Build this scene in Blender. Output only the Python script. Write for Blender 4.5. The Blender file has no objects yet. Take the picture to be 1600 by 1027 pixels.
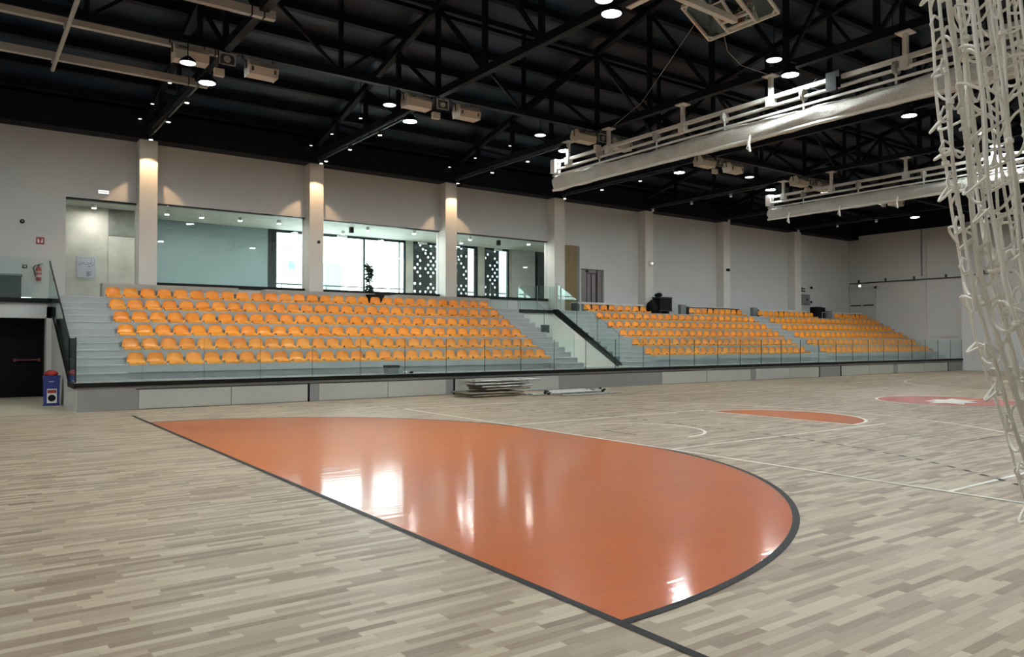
import bpy, bmesh, math, random
from mathutils import Vector, Matrix
random.seed(7)
S = bpy.context.scene
COL = S.collection
# ---------------------------------------------------------------- camera
F_PX, YAW, PITCH, ROLL, EYE = 1197.04, 0.627915, 0.016189, 0.000339, 1.7
fw = Vector((math.sin(YAW)*math.cos(PITCH), math.cos(YAW)*math.cos(PITCH), math.sin(PITCH)))
r0 = Vector((math.cos(YAW), -math.sin(YAW), 0)); u0 = r0.cross(fw)
rt = r0*math.cos(ROLL)+u0*math.sin(ROLL); up = -r0*math.sin(ROLL)+u0*math.cos(ROLL)
cd = bpy.data.cameras.new('camera'); cam = bpy.data.objects.new('camera', cd); COL.objects.link(cam)
cam.matrix_world = Matrix(((rt.x, up.x, -fw.x, 0), (rt.y, up.y, -fw.y, 0), (rt.z, up.z, -fw.z, EYE), (0, 0, 0, 1)))
cd.sensor_width = 36.0; cd.lens = F_PX/1600*36.0; cd.clip_start = 0.05; cd.clip_end = 300
S.camera = cam
# ---------------------------------------------------------------- world, exposure
W = bpy.data.worlds.new('overcast_sky'); S.world = W; W.use_nodes = True
W.node_tree.nodes['Background'].inputs[0].default_value = (0.84, 0.97, 1.0, 1)
W.node_tree.nodes['Background'].inputs[1].default_value = 5.5
S.view_settings.view_transform = 'Standard'; S.view_settings.look = 'None'
S.view_settings.exposure = 0.82; S.view_settings.gamma = 1.0; S.view_settings.use_curve_mapping = False
HIBAY = 370.0      # radiance of a lit high bay lens
SPOT_W = 120.0      # warm spots above the pillars
cy = S.cycles
cy.max_bounces = 8; cy.diffuse_bounces = 4; cy.glossy_bounces = 3; cy.transmission_bounces = 4
cy.transparent_max_bounces = 24; cy.caustics_reflective = False; cy.caustics_refractive = False
cy.sample_clamp_indirect = 6.0
pl = bpy.data.lights.new('window_portal', 'AREA'); pl.shape = 'RECTANGLE'; pl.size = 12.6; pl.size_y = 3.6
pl.cycles.is_portal = True
po = bpy.data.objects.new('window_portal', pl); COL.objects.link(po)
po.location = (16.8, 31.98, 4.8); po.rotation_euler = (math.radians(-90), 0, 0)

# ================================================================= helpers
def lin(c):
    return tuple(((v/255)/12.92 if v/255 <= 0.04045 else ((v/255+0.055)/1.055)**2.4) for v in c)
class Nodes:
    def __init__(s, name):
        s.m = bpy.data.materials.new(name); s.m.use_nodes = True; s.t = s.m.node_tree
        s.b = s.t.nodes['Principled BSDF']; s.out = s.t.nodes['Material Output']
    def new(s, kind, **kw):
        n = s.t.nodes.new(kind)
        for k, v in kw.items(): setattr(n, k, v)
        return n
    def put(s, sock, v):
        if hasattr(v, 'is_output'): s.t.links.new(v, sock)
        elif v is not None: sock.default_value = v
    def math(s, op, a, b=None, c=None):
        n = s.new('ShaderNodeMath', operation=op); s.put(n.inputs[0], a); s.put(n.inputs[1], b)
        if c is not None: s.put(n.inputs[2], c)
        return n.outputs[0]
    def vec(s, x, y, z):
        n = s.new('ShaderNodeCombineXYZ'); s.put(n.inputs[0], x); s.put(n.inputs[1], y); s.put(n.inputs[2], z); return n.outputs[0]
    def pos(s):
        g = s.new('ShaderNodeNewGeometry'); x = s.new('ShaderNodeSeparateXYZ'); s.t.links.new(g.outputs['Position'], x.inputs[0])
        return g.outputs['Position'], x.outputs[0], x.outputs[1], x.outputs[2]
    def noise(s, v, scale, detail=3, rough=.55):
        n = s.new('ShaderNodeTexNoise'); s.put(n.inputs['Vector'], v); n.inputs['Scale'].default_value = scale
        n.inputs['Detail'].default_value = detail; n.inputs['Roughness'].default_value = rough; return n.outputs['Fac']
    def white(s, v):
        n = s.new('ShaderNodeTexWhiteNoise', noise_dimensions='3D'); s.put(n.inputs['Vector'], v); return n.outputs['Value']
    def ramp(s, f, stops):
        n = s.new('ShaderNodeValToRGB'); s.put(n.inputs[0], f); e = n.color_ramp.elements
        while len(e) < len(stops): e.new(.5)
        for q, (p_, c_) in zip(e, stops): q.position = p_; q.color = (*c_, 1)
        return n.outputs[0]
    def mix(s, f, a, b, mode='MIX'):
        n = s.new('ShaderNodeMix', data_type='RGBA', blend_type=mode); s.put(n.inputs['Factor'], f)
        s.put(n.inputs['A'], a if hasattr(a, 'is_output') else (*a, 1)); s.put(n.inputs['B'], b if hasattr(b, 'is_output') else (*b, 1))
        return n.outputs['Result']
    def bump(s, h, dist, strength=1.0):
        n = s.new('ShaderNodeBump'); n.inputs['Distance'].default_value = dist; n.inputs['Strength'].default_value = strength
        s.put(n.inputs['Height'], h); s.t.links.new(n.outputs[0], s.b.inputs['Normal'])
def mat(name, rgb, rough=.5, metal=0.0, spec=.5, vary=0.0, scale=3.0, bump=0.0, bscale=60.0):
    n = Nodes(name); c = lin(rgb)
    n.b.inputs['Roughness'].default_value = rough; n.b.inputs['Metallic'].default_value = metal
    n.b.inputs['Specular IOR Level'].default_value = spec
    if rough == .4: n.b.inputs['Coat Weight'].default_value = .5; n.b.inputs['Coat Roughness'].default_value = .09
    p, x, y, z = n.pos()
    lo = tuple(v*(1-vary) for v in c); hi = tuple(min(1, v*(1+vary)) for v in c)
    n.put(n.b.inputs['Base Color'], n.ramp(n.noise(p, scale), [(.3, lo), (.7, hi)]))
    if bump: n.bump(n.noise(p, bscale, 2), bump)
    return n.m
def emis(name, rgb, strength):
    n = Nodes(name); e = n.new('ShaderNodeEmission'); e.inputs[0].default_value = (*rgb, 1); e.inputs[1].default_value = strength
    n.t.links.new(e.outputs[0], n.out.inputs[0]); return n.m
def glass(name, tint, spec=1.0, ior=1.5):
    n = Nodes(name); t = n.new('ShaderNodeBsdfTransparent'); t.inputs[0].default_value = (*tint, 1)
    g = n.new('ShaderNodeBsdfGlossy'); g.inputs['Roughness'].default_value = .01; g.inputs['Color'].default_value = (.9, 1, .97, 1)
    f = n.new('ShaderNodeLayerWeight'); f.inputs['Blend'].default_value = .5
    fr = n.math('ADD', .04, n.math('MULTIPLY', .96, n.math('POWER', f.outputs['Facing'], 5.0)))
    mx = n.new('ShaderNodeMixShader'); n.t.links.new(n.math('MULTIPLY', fr, spec), mx.inputs[0])
    n.t.links.new(t.outputs[0], mx.inputs[1]); n.t.links.new(g.outputs[0], mx.inputs[2]); n.t.links.new(mx.outputs[0], n.out.inputs[0])
    return n.m

class MB:
    """collects faces (with a material slot each) for ONE mesh"""
    def __init__(s): s.v = []; s.f = []; s.i = []; s.slot = 0
    def add(s, vs, fs, slot=None):
        o = len(s.v); s.v += [tuple(v) for v in vs]
        for f in fs: s.f.append([o+k for k in f]); s.i.append(s.slot if slot is None else slot)
        return s
    def box(s, x0, x1, y0, y1, z0, z1, slot=None):
        return s.add([(x0,y0,z0),(x1,y0,z0),(x1,y1,z0),(x0,y1,z0),(x0,y0,z1),(x1,y0,z1),(x1,y1,z1),(x0,y1,z1)],
                     [(0,3,2,1),(4,5,6,7),(0,1,5,4),(1,2,6,5),(2,3,7,6),(3,0,4,7)], slot)
    def prism(s, pts, axis, a, b, slot=None):
        def p3(p, t): return (t, p[0], p[1]) if axis == 'x' else (p[0], t, p[1]) if axis == 'y' else (p[0], p[1], t)
        n = len(pts); vs = [p3(p, a) for p in pts]+[p3(p, b) for p in pts]
        fs = [tuple(range(n))[::-1], tuple(range(n, 2*n))]+[(k, (k+1) % n, n+(k+1) % n, n+k) for k in range(n)]
        return s.add(vs, fs, slot)
    def tube(s, pts, r, n=8, slot=None, cap=True):
        P = [Vector(p) for p in pts]; R = r if isinstance(r, (list, tuple)) else [r]*len(P); vs = []; prev = None
        for k, p in enumerate(P):
            d = (P[min(k+1, len(P)-1)]-P[max(k-1, 0)])
            d = d.normalized() if d.length > 1e-9 else Vector((0, 0, 1))
            a = prev if prev is not None else (Vector((0, 0, 1)) if abs(d.z) < .9 else Vector((1, 0, 0)))
            a = (a-d*a.dot(d)); a = a.normalized() if a.length > 1e-6 else d.orthogonal().normalized(); prev = a; b = d.cross(a)
            for j in range(n):
                t = 2*math.pi*j/n; vs.append(p+(a*math.cos(t)+b*math.sin(t))*R[k])
        fs = [(k*n+j, k*n+(j+1) % n, (k+1)*n+(j+1) % n, (k+1)*n+j) for k in range(len(P)-1) for j in range(n)]
        if cap: fs += [tuple(range(n))[::-1], tuple(range((len(P)-1)*n, len(P)*n))]
        return s.add(vs, fs, slot)
    def bar(s, p, q, w, h, slot=None):
        p, q = Vector(p), Vector(q); d = (q-p).normalized()
        a = Vector((0, 0, 1)) if abs(d.z) < .95 else Vector((1, 0, 0))
        x = d.cross(a).normalized()*(w/2); y = x.cross(d).normalized()*(h/2)
        vs = [p-x-y, p+x-y, p+x+y, p-x+y, q-x-y, q+x-y, q+x+y, q-x+y]
        return s.add(vs, [(0,3,2,1),(4,5,6,7),(0,1,5,4),(1,2,6,5),(2,3,7,6),(3,0,4,7)], slot)
    def lathe(s, prof, c=(0,0,0), n=20, axis='z', slot=None):
        vs = []
        for (r, t) in prof:
            for j in range(n):
                a = 2*math.pi*j/n; u_, w_ = r*math.cos(a), r*math.sin(a)
                vs.append((c[0]+u_, c[1]+w_, c[2]+t) if axis == 'z' else (c[0]+u_, c[1]+t, c[2]+w_) if axis == 'y' else (c[0]+t, c[1]+u_, c[2]+w_))
        m = len(prof)
        fs = [(k*n+j, k*n+(j+1) % n, (k+1)*n+(j+1) % n, (k+1)*n+j) for k in range(m-1) for j in range(n)]
        fs += [tuple(range(n))[::-1], tuple(range((m-1)*n, m*n))]
        return s.add(vs, fs, slot)
    def ring(s, cx, cy_, r1, r2, a0, a1, z, n=48, slot=None):
        vs = []; full = abs(a1-a0-2*math.pi) < 1e-6
        for k in range(n+1):
            a = a0+(a1-a0)*k/n; c_, s_ = math.cos(a), math.sin(a)
            vs += [(cx+r1*c_, cy_+r1*s_, z), (cx+r2*c_, cy_+r2*s_, z)]
        return s.add(vs, [(2*k, 2*k+1, 2*k+3, 2*k+2) for k in range(n)], slot)
    def poly(s, pts, z, slot=None): return s.add([(x, y, z) for x, y in pts], [tuple(range(len(pts)))], slot)
    def mesh(s, name, mats, smooth=False):
        me = bpy.data.meshes.new(name); me.from_pydata(s.v, [], s.f)
        for m in (mats if isinstance(mats, (list, tuple)) else [mats]): me.materials.append(m)
        me.polygons.foreach_set('material_index', s.i)
        bm = bmesh.new(); bm.from_mesh(me); bmesh.ops.recalc_face_normals(bm, faces=bm.faces); bm.to_mesh(me); bm.free()
        if smooth:
            me.polygons.foreach_set('use_smooth', [True]*len(me.polygons))
            try: me.set_sharp_from_angle(angle=math.radians(40))
            except Exception: pass
        me.update(); return me
    def build(s, name, mats, parent=None, loc=(0,0,0), smooth=False):
        o = bpy.data.objects.new(name, s.mesh(name, mats, smooth)); COL.objects.link(o); o.location = loc
        if parent: o.parent = parent
        return o
    def world(s, name, mats, parent=None, smooth=False):
        """geometry given in world metres: move the origin to the base of what was drawn"""
        c = base(s.v); s.v = [(a-c[0], b-c[1], d-c[2]) for a, b, d in s.v]
        o = s.build(name, mats, None, c, smooth)
        if parent: o.parent = parent; o.location = Vector(c)-wpos(parent)
        return o
def wpos(o):
    p = Vector(o.location)
    while o.parent: o = o.parent; p += o.location
    return p
def base(vs):
    return ((min(v[0] for v in vs)+max(v[0] for v in vs))/2, (min(v[1] for v in vs)+max(v[1] for v in vs))/2, min(v[2] for v in vs))
def tag(o, label, cat, group=None, kind=None):
    o['label'] = label; o['category'] = cat
    if group: o['group'] = group
    if kind: o['kind'] = kind
    return o
def struct(o, label=None, cat=None):
    o['kind'] = 'structure'
    if label: o['label'] = label
    if cat: o['category'] = cat
    return o
def empty(name, loc, label, cat, group=None, rotz=0.0):
    o = bpy.data.objects.new(name, None); COL.objects.link(o); o.empty_display_size = .1
    o.location = loc; o.rotation_euler = (0, 0, rotz); o.matrix_world = Matrix.Translation(loc) @ Matrix.Rotation(rotz, 4, 'Z')
    return tag(o, label, cat, group)
def copy_tree(o, parent=None):
    c = o.copy(); COL.objects.link(c)
    if parent: c.parent = parent
    for ch in list(o.children): copy_tree(ch, c)
    return c
ORD = 'first second third fourth fifth sixth seventh eighth ninth tenth eleventh twelfth thirteenth fourteenth fifteenth sixteenth seventeenth eighteenth nineteenth twentieth twenty-first twenty-second twenty-third twenty-fourth twenty-fifth twenty-sixth twenty-seventh twenty-eighth twenty-ninth thirtieth thirty-first thirty-second'.split()

# ================================================================= materials
WHITE = mat('white_wall_paint', (200, 199, 196), .75, vary=.03, scale=.6, spec=.3)
PILLAR = mat('white_pillar_paint', (216, 212, 205), .7, vary=.02, scale=.6, spec=.3)
CONC = mat('painted_light_grey_concrete', (168, 170, 170), .7, vary=.07, scale=2.2, bump=.002, bscale=40)
NOSE = mat('pale_stair_nosing', (184, 187, 186), .6)
KERB = mat('grey_kerb_paint', (150, 150, 150), .65, vary=.04, scale=1.5)
HATCH = mat('pale_grey_hatch_panel', (190, 191, 184), .55, vary=.03, scale=1.0)
BLACKT = mat('black_metal_trim', (7, 9, 9), .5, spec=.25)
DARKG = mat('black_door_steel', (4, 5, 6), .7, spec=.15)
STEELD = mat('navy_black_structural_paint', (10, 15, 25), .6, spec=.2, vary=.15, scale=4)
GREYST = mat('light_grey_painted_steel', (168, 164, 156), .45, vary=.05)
WHITEST = mat('off_white_painted_steel', (212, 210, 202), .4, vary=.03)
BEIGE = mat('beige_plastic_speaker_shell', (196, 184, 168), .55, vary=.04)
GRILLE = mat('dark_grey_speaker_grille', (62, 60, 58), .6)
ALU = mat('scuffed_aluminium_tube', (168, 166, 160), .35, metal=.6, vary=.25, scale=9)
BROWNM = mat('rusty_dark_frame_steel', (132, 122, 106), .5, metal=.35, vary=.3, scale=7)
DARKFR = mat('dark_window_frame', (18, 30, 34), .45)
LOBWALL = mat('grey_green_lobby_wall', (128, 150, 152), .7, vary=.03, scale=.7)
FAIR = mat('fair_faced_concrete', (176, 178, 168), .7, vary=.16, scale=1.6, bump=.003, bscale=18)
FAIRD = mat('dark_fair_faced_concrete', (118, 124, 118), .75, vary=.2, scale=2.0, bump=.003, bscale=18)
RESIN = mat('beige_resin_floor', (178, 168, 146), .45, vary=.05, scale=1.2)
WOODP = mat('olive_brown_wood_panel', (124, 104, 66), .5, vary=.1, scale=2)
LIFT = mat('brushed_lift_steel', (132, 124, 122), .38, metal=.6, vary=.04)
LIFTD = mat('dark_lift_joint', (48, 46, 46), .5)
REDM = mat('red_enamel', (158, 44, 38), .4)
BLACKP = mat('black_plastic', (12, 13, 14), .7, spec=.25)
WHITEP = mat('white_plastic', (232, 232, 228), .45)
BLUEP = mat('blue_plastic_bin', (28, 48, 132), .4, vary=.06)
NETM = mat('off_white_net_cord', (240, 237, 229), .8, vary=.02, scale=8)
PLANTM = mat('dark_green_leaf', (44, 66, 44), .5, vary=.3, scale=12)
BARK = mat('brown_plant_stem', (70, 56, 40), .8)
GREYBOX = mat('grey_cabinet_paint', (120, 124, 124), .55)
GREYD = mat('dark_slate_cabinet', (46, 54, 56), .5)
REDCLOTH = mat('crumpled_red_cloth', (170, 52, 46), .85, vary=.2, scale=14)
OUTW = mat('pale_render_facade', (176, 186, 188), .8)
OUTG = mat('blue_grey_render_facade', (120, 136, 142), .8)
GRND = mat('pale_outdoor_paving', (222, 222, 216), .9)
GLASS = glass('clear_green_tinted_glass', (.93, .975, .965))
GLASSD = glass('smoked_glass', (.78, .83, .82))
GLASSW = glass('window_glass', (.97, .99, .985), .7)
GEDGE = mat('dark_green_glass_edge', (22, 50, 46), .2)
LENS = emis('lit_high_bay_lens', (.90, .985, 1.0), HIBAY)
LENSDIM = emis('faintly_lit_lens', (.97, 1, 1), 1.6)
SPOTLENS = emis('lit_spot_lens', (1, .93, .8), 9.0)
SPOTOFF = emis('weakly_lit_spot_lens', (.8, .9, 1), .35)
LOBLENS = emis('lit_lobby_spot_lens', (1, .97, .9), 480.0)
SIGNGLOW = emis('lit_emergency_sign_face', (.95, 1, .95), .9)

def seat_material():
    n = Nodes('orange_seat_plastic'); p, x, y, z = n.pos()
    oi = n.new('ShaderNodeObjectInfo')
    n.put(n.b.inputs['Base Color'], n.ramp(n.math('ADD', n.math('MULTIPLY', oi.outputs['Random'], .6), n.math('MULTIPLY', n.noise(p, 9), .4)),
          [(.2, lin((236, 144, 32))), (.8, lin((243, 158, 44)))]))
    n.b.inputs['Roughness'].default_value = .34; return n.m
ORANGE = seat_material()

def parquet():
    n = Nodes('oak_strip_parquet'); p, x, y, z = n.pos()
    ws = .066
    row = n.math('FLOOR', n.math('DIVIDE', y, ws))
    shift = n.math('MULTIPLY', n.white(n.vec(row, 3.1, 0)), 7.0)
    u_ = n.math('ADD', n.math('DIVIDE', x, .5), shift)
    w1 = n.noise(n.vec(n.math('MULTIPLY', u_, .31), n.math('MULTIPLY', row, 7.7), 0), 1.0, 0)
    u2 = n.math('ADD', u_, n.math('MULTIPLY', w1, 1.2))
    cell = n.math('FLOOR', u2)
    rnd = n.white(n.vec(cell, row, 1.7))
    grain = n.noise(n.vec(n.math('MULTIPLY', x, 5.0), n.math('MULTIPLY', y, 130.0), n.math('MULTIPLY', rnd, 50)), 1.0, 4, .65)
    big = n.noise(p, .35, 2)
    f = n.math('ADD', n.math('ADD', n.math('MULTIPLY', rnd, .62), n.math('MULTIPLY', grain, .42)), n.math('MULTIPLY', big, .1))
    c = n.ramp(f, [(.12, lin((96, 74, 56))), (.34, lin((136, 115, 93))), (.62, lin((162, 143, 119))), (.98, lin((187, 171, 147)))])
    fy = n.math('FRACT', n.math('DIVIDE', y, ws)); fx = n.math('FRACT', u2)
    gap = n.math('MAXIMUM', n.math('LESS_THAN', fy, .035), n.math('LESS_THAN', fx, .006))
    n.put(n.b.inputs['Base Color'], n.mix(n.math('MULTIPLY', gap, .35), c, lin((92, 74, 56))))
    n.b.inputs['Roughness'].default_value = .42; n.b.inputs['Specular IOR Level'].default_value = .4
    n.bump(n.math('ADD', n.math('MULTIPLY', rnd, .5), n.math('MULTIPLY', grain, .3)), .0006)
    return n.m
PARQ = parquet()
def court_paint(name, rgb, rough=.4, spec=.5):
    n = Nodes(name); p, x, y, z = n.pos(); c = lin(rgb)
    row = n.math('FLOOR', n.math('DIVIDE', y, .066))
    rnd = n.white(n.vec(n.math('FLOOR', n.math('ADD', n.math('DIVIDE', x, .5), n.math('MULTIPLY', n.white(n.vec(row, 3.1, 0)), 7))), row, 1.7))
    f = n.math('ADD', n.math('MULTIPLY', rnd, .3), n.math('MULTIPLY', n.noise(p, 1.2), .7))
    n.put(n.b.inputs['Base Color'], n.ramp(f, [(.2, tuple(v*.93 for v in c)), (.8, tuple(v*1.06 for v in c))]))
    n.b.inputs['Roughness'].default_value = rough; n.b.inputs['Specular IOR Level'].default_value = spec
    if rough == .4: n.b.inputs['Coat Weight'].default_value = .5; n.b.inputs['Coat Roughness'].default_value = .09
    st = n.noise(n.vec(n.math('MULTIPLY', x, 1.1), n.math('MULTIPLY', y, 13.0), 0), 1.0, 1)
    n.bump(n.math('ADD', n.math('MULTIPLY', st, 1.0), n.math('MULTIPLY', rnd, .1)), .0016)
    n.t.links.new(n.b.inputs['Normal'].links[0].from_socket, n.b.inputs['Coat Normal'])
    return n.m
PAINT = court_paint('glossy_orange_court_paint', (186, 89, 20), .4, .18)
PAINTR = court_paint('glossy_rose_court_paint', (196, 112, 100), .25)
LINEK = court_paint('black_court_line_paint', (22, 20, 20), .5, .15)
LINEW = court_paint('white_court_line_paint', (232, 228, 216), .3)
def deck_material():
    n = Nodes('dark_corrugated_roof_deck'); p, x, y, z = n.pos()
    n.put(n.b.inputs['Base Color'], n.ramp(n.noise(p, .5), [(.3, lin((12, 26, 44))), (.7, lin((22, 42, 60)))]))
    n.b.inputs['Roughness'].default_value = .45; n.b.inputs['Metallic'].default_value = .2
    w = n.math('SINE', n.math('MULTIPLY', x, 2*math.pi/.25))
    n.bump(n.math('GREATER_THAN', w, .2), .03); return n.m
DECK = deck_material()
def board_ceiling():
    n = Nodes('board_marked_concrete_ceiling'); p, x, y, z = n.pos()
    g = n.noise(n.vec(n.math('MULTIPLY', x, .6), n.math('MULTIPLY', y, 7), 0), 1.0, 4, .7)
    n.put(n.b.inputs['Base Color'], n.ramp(g, [(.3, lin((158, 164, 156))), (.7, lin((206, 210, 202)))]))
    n.b.inputs['Roughness'].default_value = .75; n.bump(g, .006); return n.m
BOARD = board_ceiling()
def wood_panel():
    n = Nodes('vertical_wood_boarding'); p, x, y, z = n.pos()
    g = n.noise(n.vec(n.math('MULTIPLY', x, 40), 0, n.math('MULTIPLY', z, .8)), 1.0, 3)
    n.put(n.b.inputs['Base Color'], n.ramp(g, [(.3, lin((112, 92, 56))), (.7, lin((142, 120, 78)))])); n.b.inputs['Roughness'].default_value = .5; return n.m
WOODV = wood_panel()
def roll_net_material():
    n = Nodes('bunched_white_netting'); p, x, y, z = n.pos()
    v = n.new('ShaderNodeTexVoronoi'); n.put(v.inputs['Vector'], n.vec(n.math('MULTIPLY', x, 1), n.math('MULTIPLY', y, 1), n.math('MULTIPLY', z, 1.3))); v.inputs['Scale'].default_value = 34
    f = n.noise(p, 2.2, 3)
    n.put(n.b.inputs['Base Color'], n.ramp(n.math('ADD', n.math('MULTIPLY', v.outputs['Distance'], .45), n.math('MULTIPLY', f, .6)),
          [(.15, lin((214, 211, 202))), (.75, lin((166, 162, 152)))]))
    n.b.inputs['Roughness'].default_value = .75; n.bump(v.outputs['Distance'], .012, .5); return n.m
ROLLNET = roll_net_material()
def perforated():
    n = Nodes('perforated_black_sheet'); p, x, y, z = n.pos()
    sx, sz, r = .29, .37, .056
    def lat(off, seed):
        a = n.math('ADD', n.math('DIVIDE', x, sx), off); b = n.math('ADD', n.math('DIVIDE', z, sz), off)
        dx = n.math('MULTIPLY', n.math('SUBTRACT', n.math('FRACT', a), .5), sx); dz = n.math('MULTIPLY', n.math('SUBTRACT', n.math('FRACT', b), .5), sz)
        d = n.math('SQRT', n.math('ADD', n.math('MULTIPLY', dx, dx), n.math('MULTIPLY', dz, dz)))
        k = n.white(n.vec(n.math('FLOOR', a), n.math('FLOOR', b), seed))
        return n.math('MULTIPLY', n.math('LESS_THAN', d, r), n.math('LESS_THAN', k, .60))
    hole = n.math('MAXIMUM', lat(0.0, 2.0), lat(.5, 5.0))
    n.b.inputs['Base Color'].default_value = (*lin((34, 42, 44)), 1); n.b.inputs['Roughness'].default_value = .5
    t = n.new('ShaderNodeBsdfTransparent'); mx = n.new('ShaderNodeMixShader')
    n.t.links.new(hole, mx.inputs[0]); n.t.links.new(n.b.outputs[0], mx.inputs[1]); n.t.links.new(t.outputs[0], mx.inputs[2]); n.t.links.new(mx.outputs[0], n.out.inputs[0])
    return n.m
PERF = perforated()

# ================================================================= dimensions
YF = 20.74                       # court face of the stand
ROWY = [22.40+.76*k for k in range(6)]
ROWZ = [1.05+.395*k for k in range(6)]
WALK = .67; CON = 3.05; YB = 28.1; XR = 48.2; XL, YN = -4.0, -4.0
PX = [(4.85, 5.40), (10.67, 11.21), (16.58, 17.13), (22.46, 23.08), (28.43, 29.00), (34.60, 35.16), (41.30, 41.95)]
TX = [5.1, 10.9, 16.9, 22.7, 28.5, 34.5, 41.0]
def roofz(y): return 9.25+.235*(27.2-y) if y > 11.5 else 9.25+.235*(27.2-11.5)-.235*(11.5-y)

# ================================================================= shell
m = MB(); m.box(XL, XR, YN, 20.74, -.2, 0); floor = struct(m.world('floor', PARQ), 'pale oak strip parquet sports floor of the hall', 'floor')
m = MB(); m.box(XL, 2.33, 20.74, 27.6, -.2, 0); struct(m.world('floor_alcove', RESIN))
# court markings: children of the floor
def mark(name, mb, m_): return mb.world(name, m_, floor)
GX, NC, FC, RA = 3.29, 9.14, 11.56, 5.74
pts = [(GX, NC-RA)]+[(GX+RA*math.sin(a), NC-RA*math.cos(a)) for a in [math.pi/2*k/32 for k in range(33)]]
pts += [(GX+RA*math.cos(a), FC+RA*math.sin(a)) for a in [math.pi/2*k/32 for k in range(33)]]
o = mark('painted_goal_area', MB().poly(pts, .003), PAINT); o['label'] = 'glossy orange goal area painted on the parquet'
m = MB(); m.ring(GX, NC, RA, RA+.068, -math.pi/2, 0, .004); m.add([(GX+RA, NC, .004), (GX+RA+.068, NC, .004), (GX+RA+.068, FC, .004), (GX+RA, FC, .004)], [(0,1,2,3)])
m.ring(GX, FC, RA, RA+.068, 0, math.pi/2, .004); mark('goal_area_outline', m, LINEK)
m = MB(); m.poly([(GX-.068, YN), (GX, YN), (GX, 19.1), (GX-.068, 19.1)], .004); mark('goal_line', m, LINEK)
def wline(x0, x1, y0, y1, z=.005, name='court_line', mt=None): mark(name, MB().poly([(x0,y0),(x1,y0),(x1,y1),(x0,y1)], z), mt or LINEW)
BX, CYY = 9.07, 10.38
wline(BX-.03, BX+.03, 2.9, 17.05, .006)
wline(BX, 15.5, 8.24, 8.30); wline(BX, 14.9, 12.47, 12.53); wline(14.72, 14.78, 8.27, 12.5)
wline(BX, 40, 17.02, 17.07); wline(BX, 14.5, 4.09, 4.15)
o = mark('free_throw_half_circle', MB().poly([(14.78+1.8*math.cos(a), CYY+1.8*math.sin(a)) for a in [-math.pi/2+math.pi*k/40 for k in range(41)]], .003), PAINT)
mark('court_line', MB().ring(14.78, CYY, 1.8, 1.87, -math.pi/2, math.pi/2, .005), LINEW)
mark('court_line', MB().ring(10.5, CYY, 1.2, 1.26, -math.pi/2, math.pi/2, .005), LINEW)
o = mark('centre_circle', MB().poly([(22.85+1.8*math.cos(2*math.pi*k/64), CYY+1.8*math.sin(2*math.pi*k/64)) for k in range(64)], .003), PAINTR)
mark('court_line', MB().ring(22.85, CYY, 1.8, 1.87, 0, 2*math.pi, .005, 64), LINEW)
lg = [(22.25,10.75),(22.7,10.62),(23.0,10.92),(23.25,10.6),(23.7,10.66),(23.45,10.2),(23.6,9.75),(23.05,9.95),(22.75,9.5),(22.35,9.72),(21.85,9.5),(21.95,10.0),(21.5,10.25),(22.1,10.32)]
m = MB(); cc = (22.6, 10.2)
m.add([(cc[0], cc[1], .006)]+[(x, y, .006) for x, y in lg], [(0, k+1, (k+1) % len(lg)+1) for k in range(len(lg))])
o = mark('centre_emblem', m, LINEW); o['label'] = 'white jagged emblem in the centre circle'
mark('court_line', MB().ring(10.52, CYY, 6.72, 6.78, -1.45, 1.45, .005, 64), LINEW)
mark('court_line', MB().ring(35.37, CYY, 6.72, 6.78, math.pi-1.4, math.pi+1.4, .005, 64), LINEW)
m = MB()
for k in range(-32, 33):
    a = k*.037
    if abs(a) < 1.2:
        cyy = NC if a < 0 else FC
        m.ring(GX, cyy, 8.66, 8.72, a, a+.0185, .005, 3)
for k in range(6): m.poly([(GX+8.66, NC+.1+.33*k), (GX+8.72, NC+.1+.33*k), (GX+8.72, NC+.26+.33*k), (GX+8.66, NC+.26+.33*k)], .005)
mark('dashed_throw_line', m, LINEK)
wline(9.93, 9.98, 9.9, 10.8, .005, 'penalty_mark', LINEK)
wline(13.9, 13.93, 6.0, 15.0, .005, 'volleyball_line', LINEK); wline(13.9, 31.9, 5.97, 6.0, .005, 'volleyball_line', LINEK)
wline(13.9, 31.9, 15.0, 15.03, .005, 'volleyball_line', LINEK)

# ---- walls
m = MB()
TOP = 9.5
m.box(XL, 2.8, YB, YB+.25, CON, TOP); m.box(2.8, PX[0][0], YB, YB+.25, 6.28, TOP)
LT = 6.38
for a, b in ((PX[0][1], PX[1][0]), (PX[1][1], PX[2][0]), (PX[2][1], PX[3][0])):
    m.box(a, b, YB, YB+.25, LT, TOP); m.box(a, b, YB, YB+.25, CON-.2, 3.56)
    m.box(a, b, YB-.08, YB, LT-.01, 6.98)                     # proud lintel band
for a, b in PX[:3]: m.box(a, b, YB, YB+.25, CON-.2, TOP)
m.box(PX[3][0], 24.55, YB, YB+.25, CON-.2, TOP); m.box(24.55, 26.05, YB, YB+.25, 5.22, TOP); m.box(26.05, XR+.3, YB, YB+.25, CON-.2, TOP)
m.box(24.55, 26.05, YB+.2, YB+.25, CON-.2, 5.22)
wb = struct(m.world('wall_back', WHITE), 'tall off white wall behind the stand', 'wall')
m = MB()
for a, b in ((PX[0][1], PX[1][0]), (PX[1][1], PX[2][0]), (PX[2][1], PX[3][0])):
    m.box(a, b, YB-.06, YB+.12, 3.56, 3.68); m.box(a, b, YB-.02, YB+.2, LT-.04, LT)
m.box(2.8, PX[0][0], YB-.03, YB+.2, 6.25, 6.3)
struct(m.world('trim_1', BLACKT, wb))
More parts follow.
